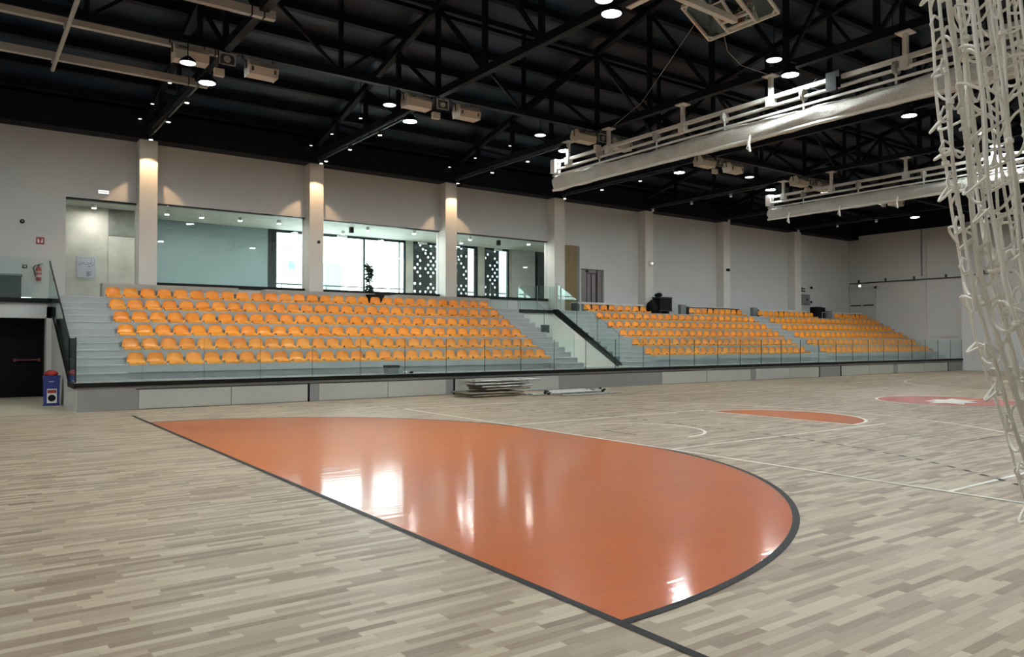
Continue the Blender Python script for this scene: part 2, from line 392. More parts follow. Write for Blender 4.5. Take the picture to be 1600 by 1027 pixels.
for i, (a, b) in enumerate(PX):
    m = MB(); m.box(a, b, 27.58, YB+.02, CON-.1, 8.42); struct(m.world('wall_pillar', PILLAR), '%s white wall pillar from the left behind the seats' % ORD[i], 'pillar')
m = MB(); m.box(XL, XR+.3, 27.42, YB+.3, 8.36, 9.25); struct(m.world('ceiling_edge_beam', STEELD))
m = MB(); m.box(XL-.2, XL, YN, YB+.2, 0, 13.5); struct(m.world('wall_left', WHITE))
m = MB(); m.box(XL, XR+.3, YN-.2, YN, 0, 9.7); struct(m.world('wall_near', WHITE))
m = MB()
m.box(47.45, 48.6, YN, 20.74, 0, 13.4); m.box(XR, 48.6, 20.74, YB+.2, 0, 13.4)
wr = struct(m.world('wall_right', WHITE), 'tall off white end wall at the right', 'wall')
m = MB()
m.box(XR-.06, XR, 20.75, 23.05, 1.95, 2.2); m.box(XR-.03, XR, 20.75, 23.05, 2.2, 5.55)
m.box(XR-.1, XR, 23.05, 23.25, 1.2, 8.6); m.box(XR-.02, XR, 20.75, 23.05, 6.95, 7.02)
m.box(47.44, 47.47, 2, 20.7, 6.95, 7.02)
struct(m.world('trim_2', WHITE, wr))
m = MB(); m.box(XR-.06, XR, 20.75, YB, 8.62, 13.2); m.box(47.4, 47.45, YN, 20.75, 8.62, 13.2); struct(m.world('ceiling_end_cladding', STEELD))
m = MB(); m.tube([(XR-.12, 23.3, 5.7), (XR-.12, 23.3, 8.6)], .04, 6); struct(m.world('trim_pipe', GREYBOX, wr))

# ---- stand: walkway, terraces, stairs, concourse
m = MB(); m.box(2.33, 47.45, YF, 22.5, .0, WALK); m.box(47.45, XR, YF, 22.5, .0, WALK); wf = struct(m.world('wall_stand_front', KERB), 'low grey front wall of the seating stand', 'wall')
pan = [(3.67, 5.88), (5.90, 7.97), (8.31, 10.45), (10.47, 12.47), (12.80, 17.05), (22.26, 24.87), (24.92, 27.75), (28.12, 30.57), (30.6, 32.9), (34.8, 37.3), (37.33, 39.65), (40.11, 42.9), (42.93, 45.63)]
for a, b in pan:
    m = MB(); m.box(a, b, YF-.025, YF+.01, .02, .485); q = m.world('front_panel', HATCH, wf)
    q['label'] = 'pale removable panel'
m = MB()
for x in (7.99, 12.76, 32.93, 34.74, 45.66): m.box(x, x+.05, YF-.03, YF+.01, .0, .5)
m.box(3.6, 47.45, YF-.012, YF+.01, .495, .515)
m.world('panel_joint', BLACKT, wf)
m = MB(); m.box(2.27, 47.45, YF-.07, YF+.05, .585, .69); tag(m.world('balustrade_channel', BLACKT), 'long black base channel holding the glass along the stand front', 'rail')
m = MB(); m.box(2.27, 47.45, YF+.051, YF+.09, .66, .70); struct(m.world('trim_3', WHITEST))

blocks = [(3.66, 18.07), (23.36, 34.92), (36.2, 47.68)]
for bi, (a, b) in enumerate(blocks):
    m = MB(); dz = .0 if bi == 0 else .03
    for k in range(6):
        y1 = ROWY[k]+.82 if k < 5 else 27.0
        m.box(a, b, ROWY[k], y1, ROWZ[k]+dz-.19, ROWZ[k]+dz); m.box(a+.05, b-.05, ROWY[k]+.07, y1, WALK-.1, ROWZ[k]+dz-.19)
    struct(m.world('floor_terrace', CONC), ['left', 'middle', 'right'][bi]+' block of stepped grey concrete seating terraces', 'terrace')
stairs = [(2.35, 3.66, 'left end of the stand'), (18.07, 19.38, 'right of the large left block'), (21.62, 23.36, 'left of the middle block'), (34.92, 36.2, 'between the middle and right blocks'), (47.68, XR, 'right end of the stand')]
for a, b, w in stairs:
    m = MB()
    for j in range(1, 13):
        y0 = 22.02+.38*(j-1); m.box(a, b, y0, 27.0 if j == 12 else y0+.38, WALK-.1, WALK+.1983*j); m.box(a+.01, b-.01, y0-.014, y0+.02, WALK+.1983*j-.03, WALK+.1983*j+.002, 1)
    struct(m.world('floor_stairs', [CONC, NOSE]), 'grey concrete stairs, '+w, 'stairs')
m = MB(); m.box(2.33, XR, 26.96, YB+.05, 2.86, CON); m.box(19.38, 21.62, 26.4, 26.97, 2.86, CON); struct(m.world('floor_concourse', CONC))
m = MB(); m.box(XL, 2.33, 26.6, YB+.05, 2.72, CON-.12); struct(m.world('floor_landing', WHITE))
# vomitory between the two flights
m = MB()
m.prism([(20.79, WALK), (20.79, WALK+.02), (22.30, .72), (26.30, 2.98), (26.95, 2.98), (26.95, WALK)], 'x', 21.42, 21.6)
m.box(19.4, 21.42, 26.4, 26.5, WALK, 2.86); m.box(19.4, 21.42, 22.4, 26.45, WALK-.06, WALK)
wv = struct(m.world('wall_passage', PILLAR), 'white walls of the sloping passage opening between the stairs', 'wall')
m = MB(); m.box(20.72, 21.18, 26.37, 26.41, 2.06, 2.40); tag(m.world('dark_opening_panel', GREYD), 'small dark panel for the opening in the white passage wall', 'aperture')  # flat dark panel painted as the darkness of an opening
m = MB(); m.prism([(22.28, .66), (22.28, .80), (26.28, 3.10), (26.4, 3.10), (26.4, 2.94)], 'x', 21.40, 21.62); m.box(19.55, 21.42, 26.30, 26.42, 2.93, 3.06)
tag(m.world('passage_rail_channel', BLACKT), 'black sloping base channel along the edge of the white passage', 'rail')
t = empty('passage_fill_lamp', (19.44, 25.55, .85), 'added fill lamp, out of view, low on the stair side of the white passage', 'lamp')  # unseen lamp added to brighten the white passage walls
m = MB(); m.box(-.03, .02, -.65, .65, -.05, .05); m.build('fill_lamp_body', WHITEST, t)
m = MB(); m.box(.02, .03, -.62, .62, -.03, .03); m.build('fill_lamp_lens', emis('passage_fill_lens', (.86, 1, .97), 34.0), t)
# left side of the stand and door alcove
m = MB(); m.box(2.318, 2.329, YF, 22.0, 0, .6); m.prism([(22.0, .6), (26.6, 2.95), (27.3, 2.95), (27.3, 0), (22.0, 0)], 'x', 2.318, 2.329)
m.box(2.18, 2.33, 26.6, 27.6, 0, 2.72); m.box(XL, 2.33, 26.6, 26.7, 2.37, 2.9); m.box(XL, 2.33, 27.55, 27.7, 0, 2.9)
struct(m.world('wall_alcove', WHITE), 'white wall around the black doors at the left', 'wall')
d = MB(); d.box(.60, 2.14, 27.28, 27.34, 0.015, 2.35); do = struct(d.world('door_1', DARKG), 'black double door in the white alcove at the left', 'door')
m = MB(); m.box(.45, .6, 27.22, 27.36, 0, 2.42); m.box(2.14, 2.2, 27.22, 27.36, 0, 2.42); m.box(.45, 2.2, 27.22, 27.36, 2.35, 2.42); m.world('door_frame', BLACKT, do)
m = MB(); m.tube([(1.42, 27.22, 1.12), (2.06, 27.22, 1.12)], .02, 8); m.box(1.40, 1.46, 27.2, 27.28, 1.07, 1.17); m.box(2.02, 2.08, 27.2, 27.28, 1.07, 1.17)
q = m.world('panic_bar', mat('dark_red_bar', (96, 30, 30), .5), do); q['label'] = 'dark red panic bar'
m = MB(); m.box(XL, 2.33, 26.53, 26.6, 2.83, 2.96); tag(m.world('landing_channel', BLACKT), 'black base channel under the glass of the left landing', 'rail')

# ---- roof
m = MB(); x0, x1 = XL-.2, XR+.5
def rp(off): return [(28.6, roofz(28.6)+off), (11.5, roofz(11.5)+off), (YN-.3, roofz(YN-.3)+off)]
lo, hi = rp(.25), rp(.45)
m.prism([lo[0], lo[1], lo[2], hi[2], hi[1], hi[0]], 'x', x0, x1); struct(m.world('ceiling', DECK), 'dark corrugated roof deck over the hall', 'ceiling')
py = [27.0, 25.72, 24.4, 23.1, 21.8, 20.5, 19.2, 17.9, 16.6, 15.3, 14.0, 12.7, 11.5, 10.2, 8.9, 7.6, 6.3, 5.0, 3.7, 2.4, 1.1, -.2, -1.5, -2.8]
for y in py:
    m = MB(); z = roofz(y); m.box(XL, XR+.2, y-.05, y+.05, z-.0, z+.26); m.box(XL, XR+.2, y-.11, y+.11, z-.01, z+.02); struct(m.world('ceiling_purlin', STEELD))
vy = [25.6, 23.25, 20.93, 18.55, 16.2, 13.85, 11.5, 9.15, 6.8, 4.45, 2.1, -.25, -2.6]
for i, X in enumerate(TX):
    m = MB(); B = 8.62
    m.box(X-.09, X+.09, YN, 27.6, B-.1, B+.1)
    for ya, yb in ((27.6, 11.5), (11.5, YN)):
        m.bar((X, ya, roofz(ya)-.12), (X, yb, roofz(yb)-.12), .18, .2)
    for k, y in enumerate(vy):
        m.box(X-.06, X+.06, y-.06, y+.06, B, roofz(y)-.1)
        if k+1 < len(vy):
            y2 = vy[k+1]
            if y > 11.5: m.bar((X, y, roofz(y)-.2), (X, y2, B), .09, .09)
            else: m.bar((X, y, B), (X, y2, roofz(y2)-.2), .09, .09)
    struct(m.world('ceiling_truss', STEELD), '%s black roof truss from the left end of the hall' % ORD[i], 'truss')
for Y in (18.55, 4.45):
    m = MB(); B = 8.62; T = roofz(Y)-.2; xs = [TX[0]-5.8]+TX+[TX[-1]+6.2]
    m.box(XL, XR, Y-.08, Y+.08, B-.08, B+.08); m.box(XL, XR, Y-.08, Y+.08, T-.08, T+.08)
    for a, b in zip(xs[:-1], xs[1:]):
        c = (a+b)/2; m.box(c-.05, c+.05, Y-.05, Y+.05, B, T)
        m.bar((a, Y, T), (c, Y, B), .08, .08); m.bar((b, Y, T), (c, Y, B), .08, .08)
    struct(m.world('ceiling_brace', STEELD), None)
# ---- lobby behind the openings
LB = 31.8
m = MB()
m.box(5.3, 10.5, LB, LB+.2, CON, 6.5); m.box(23.0, 25.4, LB, LB+.2, CON, 6.5)
m.box(5.1, 5.3, 30.5, LB+.2, CON, 6.5); struct(m.world('wall_lobby_back', LOBWALL), 'grey green back wall of the lobby behind the first opening', 'wall')
m = MB(); m.box(23.02, 24.55, LB-.02, LB, CON, 6.45); struct(m.world('wall_lobby_white', WHITE))
m = MB(); m.box(2.0, 4.30, 30.3, 30.5, CON, 6.4); m.box(4.33, 5.3, 30.3, 30.5, CON, 5.42)
m.box(4.29, 4.34, 30.33, 30.5, CON, 6.4)
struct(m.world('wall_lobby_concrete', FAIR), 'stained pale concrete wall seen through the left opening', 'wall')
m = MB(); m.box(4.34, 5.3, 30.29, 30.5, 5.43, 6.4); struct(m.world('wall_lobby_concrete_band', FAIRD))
m = MB(); m.box(2.0, 25.5, YB+.2, 32.0, 6.38, 6.7); struct(m.world('ceiling_lobby', BOARD), 'board marked concrete ceiling of the lobby', 'ceiling')
m = MB(); m.box(1.9, 25.5, YB, 32.0, 2.85, CON); struct(m.world('floor_lobby', mat('pale_lobby_floor', (206, 208, 200), .4)))
m = MB(); m.box(1.8, 2.0, YB+.2, 30.5, CON, 6.5); m.box(25.3, 25.5, YB+.2, 32.0, CON, 6.5); struct(m.world('wall_lobby_end', LOBWALL))
m = MB()
m.box(16.95, 17.32, LB-.05, LB+.3, CON, 6.45); m.box(20.98, 21.36, LB-.05, LB+.3, CON, 6.45); m.box(22.9, 23.05, LB-.05, LB+.3, CON, 6.45)
struct(m.world('wall_lobby_pier', FAIR))
win = MB()
win.box(10.5, 10.86, LB-.02, LB+.12, CON, 6.4); win.box(10.86, 16.95, LB, LB+.1, 6.27, 6.40); win.box(10.86, 16.95, LB, LB+.1, CON, CON+.12)
win.box(14.82, 14.9, LB, LB+.1, CON, 6.3); win.box(16.86, 16.95, LB, LB+.1, CON, 6.4); win.box(16.62, 16.66, LB, LB+.1, CON, 6.3)
w1 = struct(win.world('window_1', DARKFR), 'wide lobby window onto the bright white outdoors', 'window')
m = MB(); m.box(10.86, 16.86, LB+.04, LB+.06, CON+.1, 6.3); m.world('pane', GLASSW, w1)
for k, (a, b) in enumerate(((17.32, 20.98), (21.36, 22.9))):
    m = MB(); m.box(a, b, LB, LB+.1, 6.27, 6.42); m.box(a, a+.07, LB, LB+.1, CON, 6.3); m.box(b-.18 if k == 0 else b-.1, b, LB, LB+.1, CON, 6.3); m.box(a, b, LB, LB+.1, CON, CON+.1)
    w = struct(m.world('window_%d' % (k+2), DARKFR), ['lobby window behind a perforated screen, nearer the middle pillar', 'narrow lobby window behind a perforated screen'][k], 'window')
    m = MB(); m.box(a, b, LB+.04, LB+.06, CON+.1, 6.3); m.world('pane', GLASSW, w)
scr = [((17.45, 20.62), 'black perforated screen outside the lobby window, left of the pier'), ((21.42, 22.52), 'narrow black perforated screen outside the right lobby window')]
for (a, b), lb in scr:
    m = MB(); m.box(a, b, 32.25, 32.27, 2.85, 6.6); t = tag(m.world('perforated_screen', PERF), lb, 'screen', 'perforated window screens')
    m = MB(); m.box(a-.03, a, 32.2, 32.3, 2.85, 6.6); m.box(b, b+.03, 32.2, 32.3, 2.85, 6.6); m.world('screen_edge', DARKFR, t)
m = MB(); m.tube([(10.6, LB+.32, 4.13), (22.9, LB+.32, 4.13)], .03, 8)
for x in (11.2, 13.2, 15.2, 17.2, 19.2, 21.2): m.tube([(x, LB+.32, 2.85), (x, LB+.32, 4.13)], .02, 6)
tag(m.world('outdoor_handrail', DARKFR), 'dark handrail running outside the lobby windows', 'rail')
m = MB(); m.box(24.6, 25.25, LB-.03, LB+.02, CON, 6.42); struct(m.world('door_2', DARKFR), 'tall dark door at the right end of the lobby', 'door')
# outdoors
m = MB(); m.box(0, 40, 32.01, 60, 2.6, 2.85); struct(m.world('ground_outside', GRND))
b1 = empty('apartment_building', (18.2, 52, 2.85), 'pale block with a small blue window outside the left lobby window', 'building')
m = MB(); m.box(16.6, 19.6, 50, 54, 2.85, 12); m.world('facade', OUTW, b1)
m = MB(); m.box(16.6, 19.62, 49.93, 50, 8.0, 8.06); m.box(16.6, 19.62, 49.93, 50, 6.0, 6.06); m.world('floor_band', OUTG, b1)
m = MB(); m.box(17.9, 18.3, 49.96, 50.01, 6.5, 7.0); m.world('window', mat('blue_window', (96, 140, 164), .3), b1)
b3 = tag(MB().box(21.5, 34, 37, 39, 2.85, 9).world('sky_dimming_block', OUTW), 'pale block added outside to dim the sky behind the right perforated screen', 'building')  # plain block added to cut the bright sky in the window gap
b2 = tag(MB().box(18.4, 19.45, 45, 47, 2.85, 6.5).world('garden_shed', OUTG), 'low grey block outside, beside the second pillar', 'building')

# ================================================================= seats
def seat_mesh():
    prof = [(-.005, .00), (.0, .035), (.03, .055), (.12, .045), (.22, .045), (.30, .06), (.345, .10), (.37, .17), (.385, .24), (.395, .29), (.397, .315)]
    hw = [.205, .212, .218, .222, .222, .22, .216, .208, .195, .17, .125]
    n = 10; top = []; bot = []
    for (y, z), w in zip(prof, hw):
        row, row2 = [], []
        for j in range(n+1):
            t = -1+2*j/n; back = max(0, (z-.08)/.23)
            yy = y-(.05*t*t)*min(1, back*1.5); zz = z+(.022*t**4 if back == 0 and y > .01 else 0)+(.01*math.cos(t*math.pi*2)*(1 if 0 <= y < .05 else 0))
            row.append((t*w, yy, zz)); row2.append((t*w*.985, yy+(.014 if back > .2 else 0), zz-(.016 if back < .5 else .004)))
        top.append(row); bot.append(row2)
    mb = MB(); R_ = len(top)
    for L in (top, bot):
        mb.add([v for r_ in L for v in r_], [(a*(n+1)+b, a*(n+1)+b+1, (a+1)*(n+1)+b+1, (a+1)*(n+1)+b) for a in range(R_-1) for b in range(n)])
    off = R_*(n+1)
    edge = [(0, j) for j in range(n+1)]+[(i, n) for i in range(1, R_)]+[(R_-1, j) for j in range(n-1, -1, -1)]+[(i, 0) for i in range(R_-2, 0, -1)]
    for k in range(len(edge)):
        (a, b), (c, d_) = edge[k], edge[(k+1) % len(edge)]
        mb.f.append([a*(n+1)+b, c*(n+1)+d_, off+c*(n+1)+d_, off+a*(n+1)+b]); mb.i.append(0)
    return mb
SEAT = seat_mesh(); seat_me = SEAT.mesh('stadium_seat', ORANGE, True)
br = MB(); br.box(-.27, -.225, .02, .3, 0, .03); br.box(-.2, .2, .05, .3, 0, .035); bracket_me = br.mesh('mounting_bracket', WHITEST)
RN = ['front', 'second', 'third', 'fourth', 'fifth', 'back']
def put_seat(x, y, z, label, group):
    o = bpy.data.objects.new('stadium_seat', seat_me); COL.objects.link(o); o.location = (x, y, z); tag(o, label, 'seat', group)
    b_ = bpy.data.objects.new('mounting_bracket', bracket_me); COL.objects.link(b_); b_.parent = o; b_.location = (0, 0, -.02)
for k in range(6):
    a, b = blocks[0]; n = 29
    for j in range(n):
        if j < n-j: w = '%s from the left in the %s row of the large left block' % (ORD[j], RN[k])
        else: w = '%s from the right in the %s row of the large left block' % (ORD[n-1-j], RN[k])
        put_seat(a+.03+(j+.5)*(b-a-.04)/n, ROWY[k]+.005, ROWZ[k]+.021, 'orange plastic seat, '+w, 'orange seats of the large left block')
mid_rows = [[(23.38, 34.9, 23)]]*5+[[(23.3, 27.45, 8), (30.5, 34.85, 9)]]
for k in range(6):
    for gi, (a, b, n) in enumerate(mid_rows[k]):
        for j in range(n):
            side = ('left', ORD[j]) if j < n-j else ('right', ORD[n-1-j])
            where = '%s row of the middle block' % RN[k] if k < 5 else ['left', 'right'][gi]+' back row group, middle block'
            put_seat(a+(j+.5)*(b-a)/n, ROWY[k]+.005, ROWZ[k]+.051, 'orange seat, %s from the %s in the %s' % (side[1], side[0], where), 'orange seats of the middle block')
m = MB()
right_rows = [[(36.22, 47.66, 23)]]*5+[[(36.2, 41.6, 11), (43.8, 47.66, 8)]]
for k in range(6):
    for a, b, n in right_rows[k]:
        for j in range(n):
            x, y, z = a+(j+.5)*(b-a)/n, ROWY[k]+.005, ROWZ[k]+.051
            m.add([(v[0]+x, v[1]+y, v[2]+z) for v in SEAT.v], SEAT.f, 0)
tag(m.world('stadium_seats', ORANGE, smooth=True), 'rows of orange plastic seats in the far right block', 'seats', kind='stuff')

# ---- counters behind the back row
cnt = [(3.69, 7.86, 'grey press counter behind the back row, at the left end'), (8.79, 13.0, 'grey press counter behind the back row, under the second pillar'),
       (13.95, 18.3, 'grey press counter behind the back row, under the third pillar'), (23.3, 27.6, 'white press counter behind the back row, before the lift'),
       (30.9, 35.0, 'thin press counter behind the back row, right of the black case'), (36.8, 41.6, 'press counter behind the back row of the right block'), (43.9, 47.6, 'far right press counter below the exit door')]
for i, (a, b, lb) in enumerate(cnt):
    t = empty('press_counter', ((a+b)/2, 27.1, CON), lb, 'counter', 'press counters behind the back row')
    m = MB(); m.box(a, b, 26.86, 27.4, 3.47, 3.51); m.world('counter_top', GREYST if i < 3 else WHITEST, t)
    if i < 3:
        m = MB(); m.box(a, b, 26.86, 26.89, 3.30, 3.47); m.world('front_fascia', GREYST, t)
    else:
        m = MB(); m.box(a, b, 26.86, 26.89, 3.42, 3.47); m.world('front_fascia', GREYD if i == 4 else WHITEST, t)
    for x in (a, (a+b)/2-.03, b-.06):
        m = MB(); m.box(x, x+.06, 26.88, 27.38, CON, 3.47); m.world('support_leg', GREYST if i < 3 else GREYD, t)

# ================================================================= glass
def pane(pts, axis, a, b):
    """flat pane from a side polygon: faces glass, narrow edges dark green"""
    mb = MB(); n = len(pts)
    def p3(p, t): return (t, p[0], p[1]) if axis == 'x' else (p[0], t, p[1])
    mb.add([p3(p, a) for p in pts]+[p3(p, b) for p in pts], [tuple(range(n)), tuple(range(n, 2*n))], 0)
    o = len(mb.v)-2*n
    for k in range(n): mb.f.append([o+k, o+(k+1) % n, o+n+(k+1) % n, o+n+k]); mb.i.append(1)
    return mb
gp = 1.458; n_g = 31
for j in range(n_g):
    x0, x1 = 2.29+gp*j+.006, min(2.29+gp*(j+1)-.006, 47.44)
    mb = pane([(x0, .69), (x1, .69), (x1, 1.76), (x0, 1.76)], 'y', YF-.012, YF+.006)
    w = ('%s from the left end' % ORD[j]) if j < 16 else ('%s from the right end' % ORD[n_g-1-j])
    tag(mb.world('glass_panel', [GLASS, GEDGE]), 'clear glass balustrade panel along the stand front, '+w, 'glass panel', 'glass panels along the stand front')
def slope(y): return 1.95+.566*(y-22.63)
def pslope(y): return .80+.575*(y-22.28)
for i, (ya, yb) in enumerate(((22.63, 24.5), (24.51, 26.3))):
    mb = pane([(ya, .80+.5217*(ya-22.4)), (yb, .80+.5217*(yb-22.4)), (yb, slope(yb)), (ya, slope(ya))], 'x', 19.395, 19.413)
    tag(mb.world('stair_glass_panel', [GLASS, GEDGE]), ['lower', 'upper'][i]+' sloping glass panel left of the white passage', 'glass panel', 'sloping glass panels beside the passage')
for i, (ya, yb) in enumerate(((22.33, 23.6), (23.61, 24.9), (24.91, 26.3))):
    mb = pane([(ya, pslope(ya)), (yb, pslope(yb)), (yb, pslope(yb)+1.16), (ya, pslope(ya)+1.16)], 'x', 21.5, 21.518)
    tag(mb.world('stair_glass_panel', [GLASS, GEDGE]), ['lowest', 'middle', 'upper'][i]+' sloping glass panel right of the white passage', 'glass panel', 'sloping glass panels beside the passage')
for i, (a, b) in enumerate(((19.55, 20.5), (20.51, 21.45))):
    mb = pane([(a, 3.06), (b, 3.06), (b, 4.1), (a, 4.1)], 'y', 26.35, 26.368)
    tag(mb.world('landing_glass_panel', [GLASS, GEDGE]), ['left', 'right'][i]+' upright glass panel at the head of the passage', 'glass panel')
for i, (a, b, lb) in enumerate(((18.45, 19.35, 'upright glass panel on the concourse right of the left block'), (21.7, 22.35, 'upright glass panel in front of the fourth pillar'))):
    mb = pane([(a, CON), (b, CON), (b, 4.12), (a, 4.12)], 'y', 26.99, 27.008); tag(mb.world('concourse_glass_panel', [GLASS, GEDGE]), lb, 'glass panel')
for i, (a, b) in enumerate(((-.6, .85), (.86, 2.3))):
    mb = pane([(a, 2.94), (b, 2.94), (b, 4.14), (a, 4.14)], 'y', 26.56, 26.578)
    tag(mb.world('landing_glass_panel', [GLASS, GEDGE]), ['glass panel of the left landing in front of the dark cabinet', 'glass panel of the left landing in front of the extinguisher'][i], 'glass panel')
t = empty('side_balustrade', (2.32, 24.5, .6), 'smoked sloping glass balustrade along the left side of the stand', 'balustrade')
def sl(y): return 1.76+.44*(y-22.16)
m = pane([(20.85, .6), (22.16, .66), (27.3, 2.98), (27.3, 4.12), (22.16, 1.76), (20.85, 1.76)], 'x', 2.30, 2.318); m.world('smoked_pane', [GLASSD, GEDGE], t)
m = MB(); m.bar((2.30, 22.0, .62), (2.30, 27.0, 2.80), .03, .05); m.box(2.265, 2.335, 20.8, 22.05, .56, .68); m.world('base_channel', BLACKT, t)
m = MB(); m.bar((2.31, 22.16, 1.77), (2.31, 27.3, 4.13), .03, .03); m.box(2.295, 2.325, 20.82, 20.86, .68, 1.78); m.box(2.295, 2.325, 22.13, 22.17, .68, 1.78); m.world('top_edge', BLACKT, t)
for i, (a, b) in enumerate(((PX[0][1], PX[1][0]), (PX[1][1], PX[2][0]), (PX[2][1], PX[3][0]))):
    mb = pane([(a, 3.68), (b, 3.68), (b, LT-.04), (a, LT-.04)], 'y', YB+.1, YB+.115)
    w = struct(mb.world('window_%d' % (i+4), [GLASSW, GEDGE])); w['label'] = '%s inner window between the hall and the lobby' % ORD[i]; w['category'] = 'window'

# ================================================================= roof fittings
XM = -0.75                                                # one more truss over the left end of the hall
m = MB(); m.box(XM-.09, XM+.09, YN, 27.6, 8.52, 8.72); m.bar((XM, 27.6, roofz(27.6)-.12), (XM, 11.5, roofz(11.5)-.12), .18, .2); m.bar((XM, 11.5, roofz(11.5)-.12), (XM, YN, roofz(YN)-.12), .18, .2)
for y in vy: m.box(XM-.06, XM+.06, y-.06, y+.06, 8.62, roofz(y)-.1)
struct(m.world('ceiling_truss', STEELD))
for k, X in enumerate([XM]+TX):
    k -= 1
    for ri, (xx, Y) in enumerate(((X, 20.2), (X-.35, 11.15), (X, 2.0))):
        rowname = ['far', 'middle', 'near'][ri]
        t = empty('high_bay_light', (xx, Y, 8.24), ('lit round high bay lamp, %s from the left in the %s row' % (ORD[k], rowname)) if k >= 0 else 'lit round high bay lamp over the left end of the hall, %s row' % rowname, 'lamp', 'lit high bay lamps')
        m = MB(); m.lathe([(.12, .2), (.13, .14), (.21, .08), (.23, .02), (.23, 0), (.2, 0), (.2, .03)], n=24); m.build('housing', STEELD, t, smooth=True)
        m = MB(); m.lathe([(.19, .012), (.19, .004)], n=24); m.build('lens', LENS, t)
        m = MB(); m.tube([(0, 0, .2), (0, 0, .33)]+([(.3, 0, .36)] if ri == 1 else []), .02, 8); m.build('hanger', STEELD, t)
    if k < 0: continue
    for ri, (xx, Y) in enumerate(((4.24+5.15*k, 18.55), (4.5+5.2*k, 10.45))):
        zl = 8.05
        if ri == 0 and k == 0: xx, Y, zl = 4.09, 17.83, 7.84
        if ri == 0 and k == 6: xx = 34.62
        t = empty('emergency_lamp', (xx, Y, zl), 'small dim round lamp, %s from the left in the %s row, beside the bright lamps' % (ORD[k], ['far', 'middle'][ri]), 'lamp', 'dim round lamps')
        m = MB(); m.lathe([(.06, .14), (.16, .06), (.185, .0), (.17, 0), (.17, .02)], n=24); m.build('housing', STEELD, t, smooth=True)
        m = MB(); m.lathe([(.165, .01), (.165, -.006)], n=24); m.build('lens', LENSDIM, t)
        m = MB(); m.tube([(0, 0, .12), (0, 0, .52 if ri == 0 else roofz(Y)+.27-8.05)]+([(0, .68, .72)] if zl < 8 else []), .012, 6); m.build('hanger', STEELD, t)
    # spot rail under the truss
    m = MB(); m.box(X-.03, X+.03, 20.4, 27.3, 8.40, 8.46)
    for y in (21, 23, 25, 27): m.box(X-.015, X+.015, y-.02, y+.02, 8.46, 8.54)
    tag(m.world('lighting_rail', GREYD), 'dark lighting rail under the %s truss from the left' % ORD[k], 'rail', 'lighting rails under the trusses')
    lit = k < 4
    ys = [27.12, 24.6, 22.3] if k != 1 else [27.05, 26.6, 24.5, 22.2]
    for j, y in enumerate(ys):
        t = empty('spotlight', (X, y, 8.27), '%s spotlight from the wall on the rail of the %s truss' % (ORD[j], ORD[k]), 'spotlight', 'rail spotlights')
        m = MB(); m.lathe([(.05, .13), (.065, .12), (.07, .0), (.06, 0), (.06, .02)], n=16); m.build('housing', GREYD if lit else WHITEST, t, smooth=True)
        m = MB(); m.lathe([(.056, .006), (.056, -.003)], n=16); m.build('lens', SPOTLENS if lit else SPOTOFF, t)
        if j == 0 and k < 3:
            L = bpy.data.lights.new('spot_beam', 'SPOT'); L.energy = SPOT_W; L.color = (1, .66, .36); L.spot_size = math.radians(86); L.spot_blend = .2; L.shadow_soft_size = .04
            lo_ = bpy.data.objects.new('spot_beam', L); COL.objects.link(lo_); lo_.parent = t; lo_.location = (0, 0, -.03)
    if k < 3:
        for j, y in enumerate((27.7, 25.35, 23.0)):
            t = empty('downlight', (X-.3, min(y, 27.3), 8.95), '%s tiny dim downlight from the wall beside the %s truss' % (ORD[j], ORD[k]), 'spotlight', 'tiny dim downlights')
            m = MB(); m.lathe([(.05, .1), (.06, .0), (.052, 0), (.052, .02)], n=14); m.build('housing', STEELD, t)
            m = MB(); m.lathe([(.05, .004), (.05, -.003)], n=14); m.build('lens', LENSDIM, t)
            m = MB(); m.tube([(0, 0, .1), (0, 0, roofz(min(y, 27.3))+.27-8.95)], .012, 6); m.build('hanger', STEELD, t)
# loudspeaker groups
def speaker_box(name, loc, w, label, group, plate):
    t = empty(name, loc, label, 'loudspeaker', group)
    m = MB(); pr = [(-.2, -.17), (.16, -.17), (.2, .0), (.12, .17), (-.12, .17), (-.24, .02)]
    m.prism(pr, 'x', -w/2, w/2); m.build('cabinet', BEIGE, t)
    for x in (-w/2-.012, w/2): m = MB(); m.prism([(a*1.06, b*1.08) for a, b in pr], 'x', x, x+.012); m.build('end_cap', BEIGE, t)
    for x in (-w/2-.025, w/2+.025): m = MB(); m.tube([(x, 0, 0), (x, .02, .2), (x, .25, .30), (x, .3, .42)], .014, 6); m.build('hanging_bracket', STEELD, t)
    if plate:
        m = MB(); m.box(-.12, .06, -.225, -.19, -.02, .05); m.build('rear_plate', GREYST, t)
        m = MB(); m.box(-.28, -.1, -.20, -.15, .09, .12); m.build('name_strip', GRILLE, t)
    else:
        for x in (-.29, .24): m = MB(); m.box(x, x+.05, -.235, -.17, -.1, .02); m.build('carry_handle', GRILLE, t)
